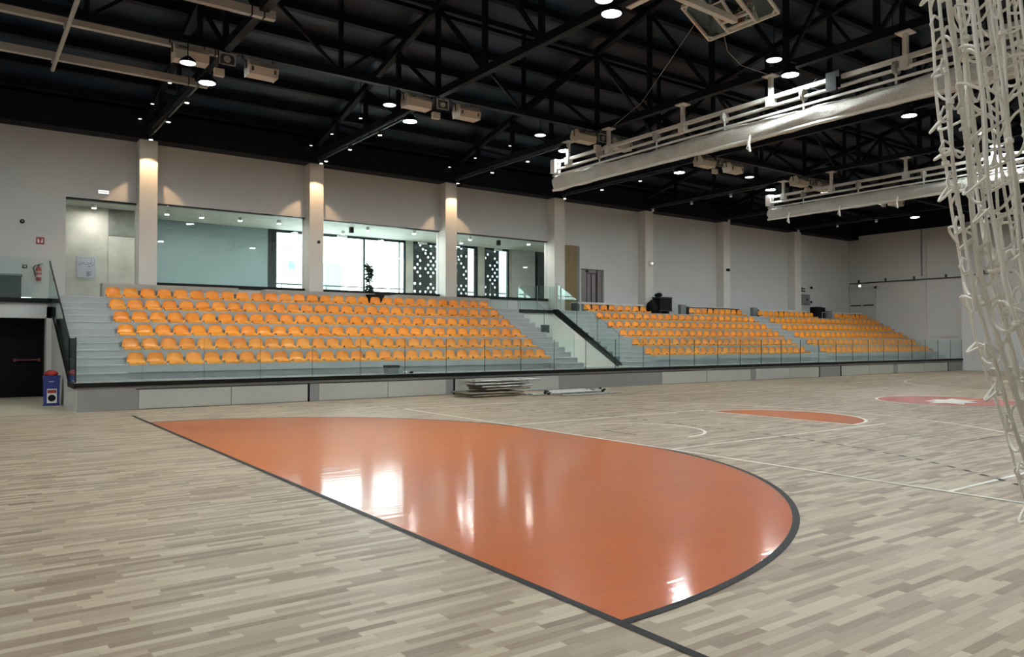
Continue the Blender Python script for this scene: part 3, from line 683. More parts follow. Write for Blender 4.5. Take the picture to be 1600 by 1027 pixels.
for k, X in enumerate(TX[:6]):
    n_ = '%s truss' % ORD[k]; Y = 18.5; Z = 8.16
    speaker_box('loudspeaker', (X-.87, Y-.25, Z), .70, 'beige loudspeaker with rear plate, left in the group at the '+n_, 'beige loudspeakers', True)
    speaker_box('loudspeaker', (X+.74, Y-.25, Z-.01), .66, 'beige loudspeaker, right one of the group at the '+n_, 'beige loudspeakers', False)
    t = empty('horn_speaker', (X-.06, Y-.3, Z+.08), 'small square horn speaker between the loudspeakers at the '+n_, 'loudspeaker', 'square horn loudspeakers')
    m = MB(); m.box(-.19, .19, -.02, .0, -.14, -.115); m.box(-.19, .19, -.02, .0, .115, .14); m.box(-.19, -.165, -.02, .0, -.14, .14); m.box(.165, .19, -.02, 0, -.14, .14); m.build('horn_rim', GREYST, t)
    m = MB(); m.lathe([(.165, -.005), (.10, .1), (.06, .2), (.05, .3)], axis='y', n=20); m.build('horn_body', GRILLE, t, smooth=True)
    m = MB(); m.lathe([(.085, .02), (.075, -.03), (.045, -.04), (.03, -.02)], axis='y', n=18); m.build('driver', GREYST, t, smooth=True)
    m = MB(); m.tube([(0, .2, .05), (0, .22, .4)], .02, 6); m.build('bracket', STEELD, t)
    t = empty('junction_box', (X-.22, Y-.2, Z-.32), 'small beige box hanging below the horn at the '+n_, 'box', 'small beige ceiling boxes')
    m = MB(); m.box(-.11, .11, -.06, .06, 0, .17); m.build('box_body', BEIGE, t)
    m = MB(); m.tube([(0, 0, .17), (0, .05, .6), (0, .24, .73)], .012, 6); m.build('hanger', STEELD, t)
# light grey support beams upper left
for i, (Y, lb) in enumerate(((21.15, 'light grey steel beam under the roof, nearest the back wall'), (18.62, 'light grey steel beam under the roof, passing over the loudspeaker'), (15.85, 'light grey steel beam under the roof, cut by the top of the picture'))):
    z = 8.5; t = empty('support_beam', (.8, Y, z), lb, 'beam', 'light grey beams on the first truss')
    m = MB(); m.box(-4.7, 4.55, -.07, .07, -.09, .09); m.build('channel', GREYST, t)
    m = MB()
    for x in (4.05, 4.3): m.box(x, x+.02, -.09, .09, -.11, .13)
    m.build('clamp', BLACKT, t)
m = MB(); m.tube([(1.86, 14.5, 8.36), (1.86, 21.8, 8.36)], .045, 10)
t = tag(m.world('brace_tube', GREYST), 'light grey round tube crossing below the grey beams', 'tube')
m = MB()
for y in (15.85, 18.62, 21.15): m.box(1.78, 1.84, y-.04, y+.04, 8.33, 8.6)
m.world('tube_clip', GREYST, t)
# folded basketball hoop
P1 = Vector((13.69, 11.27, 8.5)); dy = Vector((0, -1.8, 0)); du = Vector((-.875, 0, .485)); nb = Vector((.485, 0, .875)); Hb = 1.05
t = empty('basketball_hoop', (13.2, 10.37, 8.5), 'white framed basketball backboard folded up under the roof', 'basketball hoop')
def bp(a, b, c=0): return P1+dy*a+du*(Hb*b)+nb*c
m = MB()
for q in (((0,0),(1,0)), ((0,1),(1,1)), ((0,0),(0,1)), ((1,0),(1,1))): m.bar(bp(*q[0], -.02), bp(*q[1], -.02), .05, .06)
for a in (.3, .7): m.bar(bp(a, 0, -.04), bp(a, 1, -.04), .06, .05)
m.bar(bp(.3, .28, -.05), bp(.7, .28, -.05), .06, .04); m.bar(bp(.3, .1, -.05), bp(.7, .1, -.05), .05, .04)
for a, b in (((0,.12),(.1,0)), ((1,.12),(.9,0)), ((0,.88),(.08,1)), ((1,.88),(.92,1))): m.bar(bp(*a, -.03), bp(*b, -.03), .04, .03)
m.world('frame', WHITEST, t)
m = MB(); vs = [bp(.02, .02), bp(.98, .02), bp(.98, .98), bp(.02, .98)]; m.add(vs+[v+nb*.012 for v in vs], [(0,1,2,3), (4,5,6,7), (0,1,5,4), (1,2,6,5), (2,3,7,6), (3,0,4,7)]); m.world('board', GLASSD, t)
m = MB()
for q in (((.34,.33),(.66,.33)), ((.34,.75),(.66,.75)), ((.34,.33),(.34,.75)), ((.66,.33),(.66,.75))): m.bar(bp(*q[0], -.012), bp(*q[1], -.012), .05, .01)
m.world('target_square', WHITEST, t)
m = MB(); c0 = bp(.5, .14, .32)
m.tube([c0+Vector((0, 1, 0))*.225*math.cos(a)+nb*.225*math.sin(a) for a in [2*math.pi*k/24 for k in range(25)]], .012, 8); m.bar(bp(.5, .14, .0), bp(.5, .14, .12), .16, .08)
m.world('rim', mat('orange_rim_paint', (196, 110, 70), .4), t)
m = MB(); dn = -du
for k in range(12):
    a = 2*math.pi*k/12; b = a+math.pi/12
    p = c0+Vector((0, 1, 0))*.225*math.cos(a)+nb*.225*math.sin(a)
    for s_ in (1, -1):
        q = c0+dn*.18+(Vector((0, 1, 0))*math.cos(a+s_*.26)+nb*math.sin(a+s_*.26))*.17; q2 = c0+dn*.36+(Vector((0, 1, 0))*math.cos(a)+nb*math.sin(a))*.13
        m.tube([p, q, q2], .006, 5)
m.world('hoop_net', NETM, t)
m = MB(); m.bar(bp(.5, .25, -.08), (10.95, 10.37, 8.62), .13, .13); m.bar(bp(.5, .3, -.08), (11.6, 10.37, 9.9), .05, .05); m.box(11.0, 11.14, 9.6, 11.2, 8.5, 8.66); m.world('folding_arm', WHITEST, t)
m = MB(); m.tube([(13.25, 11.3, 8.78), (16.34, 16, 8.74), (17.0, 18.3, 8.45)], .006, 5)
tag(m.world('power_cable', GREYST), 'thin cable sagging from the backboard to the third loudspeaker group', 'cable')
m = MB(); m.tube([(13.7, 10.9, 8.52), (14.6, 11.5, 8.5), (15.5, 11.8, 8.45), (16.2, 11.9, 8.5), (16.9, 11.94, 8.53)], .006, 5)
tag(m.world('power_cable', GREYST), 'thin cable from the backboard to the nearer curtain hanger', 'cable')

# ================================================================= rolled divider curtains
near_curtain = None
def divider(X, y_end, posts, wheels, ties, label, seed):
    rnd = random.Random(seed)
    t = empty('divider_curtain', (X, y_end, 6.95), label, 'curtain', 'rolled up net divider curtains')
    y0 = YN+.4
    m = MB(); m.bar((X, y0, 8.0), (X, y_end, 7.92), .09, .10); m.world('top_rail', WHITEST, t)
    m = MB(); m.tube([(X-.02, y0, 7.82), (X-.02, y_end, 7.66)], .045, 10); m.world('winding_shaft', WHITEST, t)
    for y in posts:
        m = MB(); m.box(X-.05, X+.05, y-.05, y+.05, 7.88, 8.5); m.box(X-.16, X+.16, y-.16, y+.16, 8.49, 8.52); m.box(X-.1, X+.1, y-.1, y+.1, 7.72, 7.98); m.world('hanger_post', WHITEST, t)
    for y in wheels:
        m = MB(); m.lathe([(.15, -.04), (.16, -.03), (.12, 0), (.16, .03), (.15, .04)], (X-.02, y, 7.78), 16, 'y'); q = m.world('pulley', GREYST, t)
        m = MB(); m.box(X-.04, X-.01, y-.02, y+.02, 7.42, 7.68); m.world('lifting_strap', WHITEST, q)
    m = MB(); m.box(X-.13, X+.13, y_end-.12, y_end+.12, 7.55, 8.02); m.world('end_bracket', WHITEST, t)
    # the bunched net
    m = MB(); n = 70; ring = 14; vs = []
    for k in range(n+1):
        y = y_end+.02-(y_end-y0)*k/n
        drop = .5+.05*math.sin(k*.31+seed)+rnd.uniform(-.02, .02)
        for j in range(ring):
            a = 2*math.pi*j/ring; xx = .13*math.cos(a)*(1+.25*math.sin(k*.9+j*1.3)); zz = 7.19+.5*drop*math.sin(a)+(.02*math.sin(k*1.7+j*2))
            vs.append((X+xx, y, zz))
    fs = [(k*ring+j, k*ring+(j+1) % ring, (k+1)*ring+(j+1) % ring, (k+1)*ring+j) for k in range(n) for j in range(ring)]
    fs += [tuple(range(ring))[::-1], tuple(range(n*ring, (n+1)*ring))]
    m.add(vs, fs); m.world('bunched_net', ROLLNET, t, smooth=True)
    m = MB(); m.tube([(X-.06, y_end+.05, 6.96), (X-.06, y0, 7.03)], .05, 10); m.world('bottom_bar', WHITEST, t)
    m = MB(); m.bar((X-.11, y_end, 7.45), (X-.11, y0, 7.55), .06, .05); m.world('top_hem', WHITEST, t)
    for y in ties:
        m = MB(); m.tube([(X-.1, y, 7.1), (X-.15, y+.03, 6.9), (X-.13, y, 6.66)], .03, 6); m.tube([(X-.1, y+.05, 6.95), (X-.16, y+.09, 6.75), (X-.1, y+.07, 6.72)], .015, 5); m.world('tie_cord', NETM, t)
    return t
near_curtain = divider(16.9, 20.7, [20.0, 18.0, 14.9, 11.95, 8.5, 5.3, 2.0], [18.4, 15.9, 13.4, 11.0, 8.7, 6.2, 3.6], [12.5], 'long rolled white net divider curtain hanging nearer the camera', 1)
divider(28.5, 20.25, [19.56, 17.35, 14.36, 11.4, 8.4, 5.4], [18.6, 16.2, 13.7, 11.2, 8.6], [19.2, 16.9, 14.6], 'rolled white net divider curtain hanging further away', 4)
m = MB(); m.box(16.78, 17.02, 10.0, 10.35, 7.7, 8.1); m.box(16.72, 16.8, 10.05, 10.25, 7.62, 7.95); m.tube([(16.8, 10.5, 7.75), (16.74, 10.75, 7.85), (16.8, 10.6, 8.05)], .015, 6)
m.world('winch_motor', BLACKP, near_curtain)

# ================================================================= hanging ball net close to the camera
def hanging_net():
    rnd = random.Random(11); O = Vector((1.222, .578, 0)); lat = Vector((.81, -.586, 0)); dep = Vector((.586, .81, 0))
    offs = [0, .006, .013, .017, .021, .029, .034, .040, .046, .051, .060, .064, .068, .072, .076, .097, .116, .120, .124, .128, .133, .139, .146, .150, .155, .163, .168, .178, .19, .197, .21, .222, .235, .25, .265, .28, .3]
    deps = [rnd.uniform(-.05, .05) for _ in offs]; ph = [rnd.uniform(0, 6.28) for _ in offs]
    key = [(.9, .47, .8), (1.12, .36, .85), (1.30, .222, .9), (1.38, .176, .92), (1.55, .130, .95), (1.70, .083, 1), (1.79, .060, 1), (1.92, .042, 1), (2.23, .012, 1), (2.6, -.01, 1.05), (3.4, -.03, 1.2), (8.4, -.05, 1.6)]
    def cur(z):
        for (a, b, c), (d, e, f) in zip(key[:-1], key[1:]):
            if z <= d: s_ = (z-a)/(d-a); return b+(e-b)*s_, c+(f-c)*s_
        return key[-1][1:]
    def pt(i, z):
        b, c = cur(z); w = .0016*math.sin(z*9+ph[i])+.0010*math.sin(z*31+2*ph[i])
        return O+lat*(b+offs[i]*c+w)+dep*(deps[i]+.003*math.sin(z*17+ph[i]))+Vector((0, 0, z))
    m = MB(); zs = [.95+.03*k for k in range(86)]+[3.7+.4*k for k in range(12)]+[8.4]
    for i in range(len(offs)): m.tube([pt(i, z) for z in zs], .0024 if i % 3 else .0030, 6)
    step = .060
    for i in range(len(offs)-1):                       # cross cords, slack because the net is gathered
        z = 1.0+rnd.uniform(0, step)
        while z < 3.0:
            j = i+1 if rnd.random() < .45 else min(len(offs)-1, i+rnd.choice((2, 3)))
            a, b = pt(i, z), pt(j, z+rnd.uniform(-.012, .012)); gap = abs((b-a).dot(lat))
            slack = max(0, .055-gap)
            side = rnd.random(); bow = Vector((0, 0, slack*rnd.choice((-.5, -.3, .35))))
            if side < .3: bow += lat*(-slack*.45)
            P = [a.lerp(b, q/7)+bow*(4*(q/7)*(1-q/7)) for q in range(8)]
            m.tube(P, .0023, 5); z += step*rnd.uniform(.9, 1.15)
            if rnd.random() < .12: m.lathe([(.001, -.006), (.006, -.003), (.006, .003), (.001, .006)], a, 6)
    z = 1.28
    while z < 2.6:                                      # loops sticking out of the left selvedge
        a, b = pt(0, z), pt(0, z+.014); s_ = rnd.uniform(.008, .02)
        m.tube([a, a-lat*s_*.7-Vector((0, 0, .004)), a-lat*s_+Vector((0, 0, .006)), b-lat*s_*.6+Vector((0, 0, .006)), b], .0024, 5)
        z += .058*rnd.uniform(.8, 1.3)
    m.box(O.x-.5, O.x+.7, O.y-.03, O.y+.0, 8.38, 8.44)
    return m
hn = hanging_net().world('hanging_net', NETM, smooth=True); tag(hn, 'gathered off white rope net hanging close in front at the right', 'net')

# ================================================================= things on the court and in the stand
# stacked frames by the stand
def frame_stack():
    y0 = 19.15
    specs = [(12.45, 14.25, .02, 0.03, 'lowest dark folded frame of the stack', BROWNM, 1.0), (12.35, 14.3, .10, -.02, 'second folded frame from the bottom of the stack', BROWNM, 1.05), (12.95, 14.65, .20, .03, 'third folded frame from the bottom of the stack', BROWNM, .9),
             (12.85, 14.75, .28, .0, 'fourth folded frame of the stack, below the pale top frames', ALU, .85), (12.55, 14.6, .37, .04, 'pale folded frame second from the top of the stack', ALU, .9), (12.6, 15.0, .46, -.03, 'pale topmost folded frame of the stack', ALU, .95)]
    for x0, x1, z, rz, lb, mt, dp in specs:
        t = empty('folded_frame', ((x0+x1)/2, y0+.5, z), lb, 'frame', 'folded metal frames in a stack', rz)
        L = (x1-x0)/2; D = dp/2
        m = MB()
        for y in (-D, D): m.tube([(-L, y, .03), (L, y, .03)], .03, 8)
        for x in (-L, -L*.4, L*.4, L): m.tube([(x, -D, .025), (x, D, .025)], .02, 8)
        m.build('tube_frame', mt, t)
        m = MB(); m.box(-L*.92, L*.92, -D*.85, D*.85, .03, .055)
        m.build('deck_board', BROWNM if mt is BROWNM else mat('worn_grey_board', (140, 136, 126), .6, vary=.2, scale=6), t)
        m = MB()
        for x in (-L+.08, L-.08): m.tube([(x, -D, .02), (x*.75, D, -.002 if z > .05 else .01)], .014, 6)
        m.build('folded_leg', mt, t)
frame_stack()
rr = random.Random(5)
poles = []
for k in range(9):
    a = (14.6+.12*k+rr.uniform(-.1, .1), 18.25+.16*k); ln = 2.0+rr.uniform(-.3, .5)
    poles.append((a[0], a[1], ln, .03+rr.uniform(-.012, .012)))
plab = ['nearest to the camera', 'second from the camera', 'third from the camera', 'fourth from the camera', 'fifth from the camera', 'sixth from the camera', 'seventh from the camera', 'second from the stand', 'nearest to the stand']
for k, (x, y, ln, an) in enumerate(poles):
    z = .09 if k < 7 else .035
    t = empty('scaffold_pole', (x, y, z), 'grey metal pole lying on the parquet, %s in the loose pile' % plab[k], 'pole', 'loose metal poles beside the frame stack', an)
    m = MB(); m.tube([(0, 0, 0), (ln, 0, 0)], .026, 10); m.build('pole_tube', ALU, t, smooth=True)
    m = MB(); m.tube([(-.03, 0, 0), (.05, 0, 0)], .034, 10); m.tube([(ln-.06, 0, 0), (ln+.04, 0, 0)], .034, 10); m.build('end_coupler', BLACKP, t)
for k, (x, y, ln, an) in enumerate(((15.0, 18.05, 2.6, .05), (14.4, 18.75, 2.1, -.02))):
    t = empty('scaffold_ladder', (x, y, .03), ['flat metal ladder frame on the parquet, front of the loose pile', 'flat metal ladder frame on the parquet, behind the front one'][k], 'frame', 'flat ladder frames', an)
    m = MB()
    for yy in (0, .42): m.tube([(0, yy, 0), (ln, yy, 0)], .024, 8)
    m.build('side_tube', ALU, t)
    m = MB()
    for q in range(6): m.tube([(.2+q*ln/6, 0, 0), (.2+q*ln/6, .42, 0)], .018, 8)
    m.build('rung', ALU, t)
# blue bin
t = empty('waste_bin', (2.06, 23.5, 0), 'blue plastic bin with a warning sticker beside the stand wall', 'bin', None, -.12)
m = MB(); w = .19; m.prism([(-w, -w), (w, -w), (w, w), (-w, w)], 'z', .0, .02)
m.add([(-w*.92, -w*.92, 0), (w*.92, -w*.92, 0), (w*.92, w*.92, 0), (-w*.92, w*.92, 0), (-w, -w, .76), (w, -w, .76), (w, w, .76), (-w, w, .76)], [(0,1,5,4), (1,2,6,5), (2,3,7,6), (3,0,4,7), (4,5,6,7)]); m.build('bin_body', BLUEP, t)
m = MB(); m.box(-w-.015, w+.015, -w-.015, -w+.02, .74, .78); m.box(-w-.015, w+.015, w-.02, w+.015, .74, .78); m.box(-w-.015, -w+.02, -w, w, .74, .78); m.box(w-.02, w+.015, -w, w, .74, .78); m.build('rim', BLUEP, t)
m = MB(); m.box(-w, w, -w-.004, -w+.01, .50, .515); m.build('lid_seam', BLUEP, t)
st_ = MB(); st_.box(-.1, .12, -w-.008, -w+.02, .07, .44); so = st_.build('sticker', WHITEP, t)
m = MB(); m.box(-.09, .11, -w-.012, -w, .33, .415); m.build('red_band', REDM, so)
m = MB(); m.lathe([(.088, -.003), (.068, -.003), (.068, 0), (.088, 0)], (.01, -w-.01, .20), 20, 'y'); m.bar((-.045, -w-.012, .255), (.065, -w-.012, .145), .004, .02); m.box(-.03, .045, -w-.012, -w-.005, .17, .225); m.build('prohibition_mark', BLACKP, so)
m = MB(); m.tube([(-.06+.012*q, -w-.006, .63+.012*math.sin(q*1.9)) for q in range(11)], .006, 5); m.build('white_script', WHITEP, t)
def lump(name, loc, r, sq, mt, label, cat, seed):
    bm = bmesh.new(); bmesh.ops.create_icosphere(bm, subdivisions=3, radius=r); rnd = random.Random(seed)
    ax = [Vector((rnd.uniform(-1, 1), rnd.uniform(-1, 1), rnd.uniform(-1, 1))) for _ in range(6)]
    for v in bm.verts:
        d_ = sum(math.sin(v.co.dot(a)*11/r*.35+k) for k, a in enumerate(ax))*.05
        v.co = v.co*(1+d_); v.co.z = (v.co.z+r)*sq
    me = bpy.data.meshes.new(name); bm.to_mesh(me); bm.free(); me.materials.append(mt); me.polygons.foreach_set('use_smooth', [True]*len(me.polygons))
    o = bpy.data.objects.new(name, me); COL.objects.link(o); o.location = loc; return tag(o, label, cat)
lump('crumpled_cloth', (2.05, 23.5, .74), .155, .62, REDCLOTH, 'crumpled red cloth bundle stuffed in the top of the blue bin', 'cloth', 3)
# crate and bits on the walkway
t = empty('plastic_crate', (11.0, 21.55, WALK), 'grey plastic crate with a dark lid on the walkway behind the glass', 'crate')
m = MB(); m.prism([(-.17, 0), (.17, 0), (.2, .2), (-.2, .2)], 'y', -.14, .14); m.build('crate_body', GREYBOX, t)
m = MB(); m.box(-.21, .21, -.15, .15, .2, .27); m.box(-.1, .1, -.16, -.14, .215, .25); m.build('lid', BLACKP, t)
lump('white_rag', (11.45, 21.5, WALK), .07, .6, WHITEP, 'small white rag on the walkway beside the grey crate', 'cloth', 8)
lump('black_glove', (11.68, 21.5, WALK), .07, .5, BLACKP, 'small black glove on the walkway right of the white rag', 'glove', 9)

# ---- wall-mounted things
def wallbox(name, x0, x1, z0, z1, mt, label, cat, y=YB, d_=.08): return tag(MB().box(x0, x1, y-d_, y, z0, z1).world(name, mt), label, cat)
t = empty('fire_extinguisher', (2.07, YB-.12, 3.58), 'red fire extinguisher hung on the wall behind the left landing', 'fire extinguisher')
m = MB(); m.lathe([(.07, 0), (.078, .02), (.078, .36), (.05, .42), (.02, .44)], n=18); m.build('cylinder', REDM, t, smooth=True)
m = MB(); m.lathe([(.08, .10), (.08, .17)], n=18); m.lathe([(.08, .24), (.08, .29)], n=18); m.build('label_band', mat('pale_label', (196, 178, 170), .6), t)
m = MB(); m.box(-.02, .02, -.02, .02, .44, .5); m.bar((-.02, 0, .5), (.11, 0, .53), .02, .015); m.bar((-.02, 0, .47), (.1, 0, .48), .02, .012); m.build('valve', BLACKP, t)
m = MB(); m.tube([(-.02, -.02, .47), (-.1, -.03, .46), (-.15, -.03, .38), (-.12, -.04, .26), (-.09, -.04, .12)], .014, 8); m.build('hose', BLACKP, t, smooth=True)
m = MB(); m.box(-.03, .03, .07, .12, .3, .36); m.build('wall_hook', BLACKP, t)
t = wallbox('fire_sign', 2.0, 2.22, 4.73, 4.94, REDM, 'square red fire equipment sign on the wall at the left', 'sign', d_=.03)
m = MB(); y = YB-.034; m.box(2.04, 2.085, y, y+.006, 4.77, 4.86); m.box(2.055, 2.07, y, y+.006, 4.86, 4.89); m.box(2.13, 2.18, y, y+.006, 4.78, 4.83); m.box(2.15, 2.18, y, y+.006, 4.83, 4.90); m.box(2.035, 2.05, y, y+.006, 4.84, 4.9); m.world('white_pictogram', WHITEP, t)
t = empty('alarm_sounder', (1.63, YB, 5.4), 'small round dark alarm sounder high on the left wall', 'alarm'); m = MB(); m.lathe([(.06, -.07), (.065, -.05), (.065, 0)], axis='y', n=16); m.build('sounder_case', BLACKP, t); m = MB(); m.lathe([(.03, -.075), (.03, -.068)], axis='y', n=12); m.build('sounder_face', GREYBOX, t)
t = wallbox('call_point', 1.66, 1.77, 3.95, 4.06, BLACKP, 'small square call point beside the fire extinguisher', 'switch', d_=.05); m = MB(); m.box(1.68, 1.75, YB-.055, YB-.05, 3.97, 4.04); m.world('call_face', GREYST, t)
t = wallbox('exit_sign', 3.70, 4.02, 6.50, 6.62, WHITEP, 'small lit white emergency sign above the left opening', 'sign', d_=.07); m = MB(); m.box(3.71, 4.01, YB-.075, YB-.07, 6.51, 6.61); f_ = m.world('lit_face', SIGNGLOW, t)
m = MB(); 
for q in range(5): m.box(3.74+.05*q, 3.775+.05*q, YB-.078, YB-.075, 6.545, 6.575)
m.world('grey_marks', GREYST, t)
t = empty('equipment_cabinet', (.75, 27.6, CON-.12), 'dark slate cabinet behind the glass of the left landing', 'cabinet')
m = MB(); m.box(-1.3, .83, -.25, .3, 0, .72); m.build('cabinet_body', GREYD, t); m = MB(); m.box(-1.33, .86, -.28, .33, .72, .78); m.build('cabinet_top', GREYBOX, t)
# info board
t = tag(MB().box(3.35, 3.95, 30.26, 30.3, 3.9, 4.64).world('information_board', mat('lilac_grey_board', (168, 174, 184), .6)), 'grey evacuation plan board on the stained concrete wall', 'board')
m = MB(); y = 30.255
for (a, b, c, d_) in ((3.40, 3.90, 4.575, 4.58), (3.40, 3.90, 4.42, 4.425), (3.40, 3.405, 4.36, 4.58), (3.895, 3.9, 4.36, 4.58), (3.48, 3.485, 4.42, 4.58), (3.8, 3.805, 4.42, 4.58)): m.box(a, b, y, y+.006, c, d_)
for q in range(7): m.box(3.42+.068*q, 3.45+.068*q, y, y+.006, 4.33+.02*(q % 3), 4.36+.02*(q % 3))
m.box(3.7, 3.78, y, y+.006, 4.28, 4.30); m.world('plan_drawing', GREYD, t)
m = MB()
for q in range(6): m.box(3.66, 3.74+.04*((q*7) % 3), y, y+.006, 3.95+.03*q, 3.962+.03*q)
m.world('text_lines', GREYD, t)
# lift and wooden door leaf
t = empty('lift_entrance', (25.3, YB+.12, CON), 'steel lift doors recessed in the white wall beyond the middle seats', 'lift')
m = MB(); m.box(-.75, -.3, .0, .06, 0, 2.16); m.box(-.28, .02, .03, .08, 0, 1.95); m.box(.04, .34, .03, .08, 0, 1.95); m.build('door_leaf', LIFT, t)
m = MB(); m.box(-.31, -.27, -.01, .05, 0, 2.0); m.box(.01, .05, .0, .06, 0, 1.95); m.box(.34, .42, -.02, .06, 0, 2.16); m.box(-.28, .34, -.0, .04, 1.95, 2.0); m.build('door_joint', LIFTD, t)
m = MB(); m.box(.42, .75, .0, .06, 0, 2.16); m.box(-.28, .42, .0, .06, 2.0, 2.16); m.build('steel_jamb', LIFT, t)
m = MB(); m.box(-.36, -.18, -.03, .0, 2.03, 2.12); m.build('floor_indicator', BLACKP, t)
t = tag(MB().box(23.14, 24.2, YB-.12, YB-.02, CON, 6.27).world('wood_panel', WOODV), 'tall olive brown wooden panel leaning beside the fourth pillar', 'panel')
m = MB(); m.box(24.2, 24.36, YB-.1, YB-.02, CON, 6.27); m.world('grey_edge', GREYBOX, t)
t = empty('wall_light', (29.1, 27.58, 5.66), 'small white wall light on the fifth pillar', 'lamp'); m = MB(); m.lathe([(.04, -.18), (.12, -.12), (.13, 0)], axis='y', n=16); m.build('light_body', WHITEP, t, smooth=True); m = MB(); m.lathe([(.04, -.19), (.05, -.175)], axis='y', n=12); m.build('light_lens', LENSDIM, t); t.location = (28.75, 27.58, 5.66)
wallbox('wall_camera', 34.82, 35.0, 5.6, 5.74, BLACKP, 'small black camera on the sixth pillar', 'camera', 27.58, .12)
t = empty('wall_sensor', (11.02, 27.58, 5.42), 'small dark round sensor on the second pillar', 'sensor'); m = MB(); m.lathe([(.05, -.06), (.06, -.04), (.06, 0)], axis='y', n=14); m.build('sensor_case', GREYD, t); m = MB(); m.lathe([(.025, -.065), (.025, -.058)], axis='y', n=10); m.build('sensor_lens', BLACKP, t)
t = wallbox('electric_panel', 42.55, 43.5, 3.98, 4.62, GREYBOX, 'grey electric panel on the wall near the far corner', 'panel', d_=.1); m = MB(); m.box(43.15, 43.25, YB-.13, YB-.1, 4.25, 4.33); m.world('panel_lock', BLACKP, t)
t = wallbox('emergency_sign', 42.72, 43.08, 4.78, 5.04, GREYD, 'dark emergency sign above the grey electric panel', 'sign', d_=.05); m = MB(); m.box(42.75, 43.05, YB-.055, YB-.05, 4.88, 4.92); m.box(42.92, 43.06, YB-.06, YB-.05, 5.02, 5.14); m.world('white_mark', WHITEP, t)
wallbox('junction_cover', 43.7, 43.9, 5.0, 5.14, BLACKP, 'small black box on the wall right of the emergency sign', 'box', d_=.06)
wallbox('wall_switch', 43.7, 43.84, 4.1, 4.22, BLACKP, 'tiny black switch right of the grey electric panel', 'switch', d_=.05)
# right wall door, rail, lamp
d = MB(); d.box(XR-.05, XR+.02, 26.35, 28.0, CON, 5.1); do = struct(d.world('door_3', HATCH), 'pale double exit door high on the right wall', 'door')
m = MB(); m.box(XR-.09, XR, 26.2, 26.35, CON, 5.25); m.box(XR-.09, XR, 28.0, 28.09, CON, 5.25); m.box(XR-.09, XR, 26.2, 28.09, 5.1, 5.25); m.world('door_frame', HATCH, do)
m = MB(); m.box(XR-.12, XR-.05, 26.4, 27.1, 4.0, 4.07); m.box(XR-.12, XR-.05, 27.25, 27.95, 4.0, 4.07); m.world('panic_bar', BLACKP, do)
t = empty('wall_rail', (XR-.12, 24, 5.5), 'long thin dark conduit rail running along the right wall', 'rail')
m = MB(); m.box(XR-.15, XR-.09, 20.75, 28.0, 5.47, 5.53); m.build('rail_bar', GREYD, t); t.location = (0, 0, 0)
m = MB(); m.box(47.38, 47.44, 4, 20.7, 5.50, 5.56); m.build('rail_bar', GREYD, t)
m = MB()
for y in (27.4, 25.6, 23.8, 21.9): m.box(XR-.12, XR, y-.04, y+.04, 5.53, 5.72)
for y in (19.5, 17.5, 15.5): m.box(47.40, 47.47, y-.04, y+.04, 5.55, 5.75)
m.build('rail_bracket', GREYD, t)
t = empty('bulkhead_light', (XR-.05, 27.3, 5.32), 'small round lit bulkhead light above the exit door', 'lamp'); m = MB(); m.lathe([(.1, -.08), (.13, 0)], axis='x', n=16); m.build('light_body', WHITEP, t); m = MB(); m.lathe([(.06, -.1), (.08, -.08)], axis='x', n=14); m.build('light_lens', LENSDIM, t)
# black cases and pedestals behind the back rows
t = empty('flight_case', (29.25, 27.2, CON+.03), 'large black case with a rounded bundle on top behind the middle seats', 'case')
m = MB(); m.box(-.45, .45, -.25, .25, .16, .85); m.build('case_body', BLACKP, t); m = MB(); m.box(-.47, .47, -.27, .27, .80, .86); m.box(-.47, .47, -.27, .27, .14, .18); m.build('case_edge', GREYD, t)
m = MB(); m.box(-.42, -.25, -.2, .2, 0, .14); m.box(.1, .3, -.2, .2, 0, .14); m.build('case_foot', BLACKP, t)
lump('black_bag', (28.98, 27.2, CON+.88), .2, .55, BLACKP, 'rounded black bag lying on the large black case', 'bag', 12)
lump('black_cloth_pile', (28.45, 27.15, CON), .27, 1.3, BLACKP, 'shaggy black heap left of the large black case', 'cloth', 15)
t = empty('projector_case', (43.1, 27.2, CON), 'smaller black case behind the back row of the right block', 'case')
m = MB(); m.box(-.45, .05, -.25, .25, .05, .75); m.box(.0, .5, -.2, .2, .45, .72); m.build('case_body', BLACKP, t); m = MB(); m.box(-.3, .0, -.2, .2, 0, .06); m.build('case_foot', BLACKP, t)
for x, lb in ((30.35, 'grey pedestal box at the back row right of the large black case'), (36.3, 'grey pedestal box at the top of the aisle stairs'), (43.72, 'grey pedestal box right of the smaller black case')):
    t = empty('pedestal_box', (x, 26.85, CON), lb, 'box', 'grey pedestal boxes'); m = MB(); m.box(-.2, .2, -.1, .1, 0, .5); m.build('box_body', GREYBOX, t); m = MB(); m.box(-.21, .21, -.11, .11, .5, .52); m.build('box_lid', GREYBOX, t)
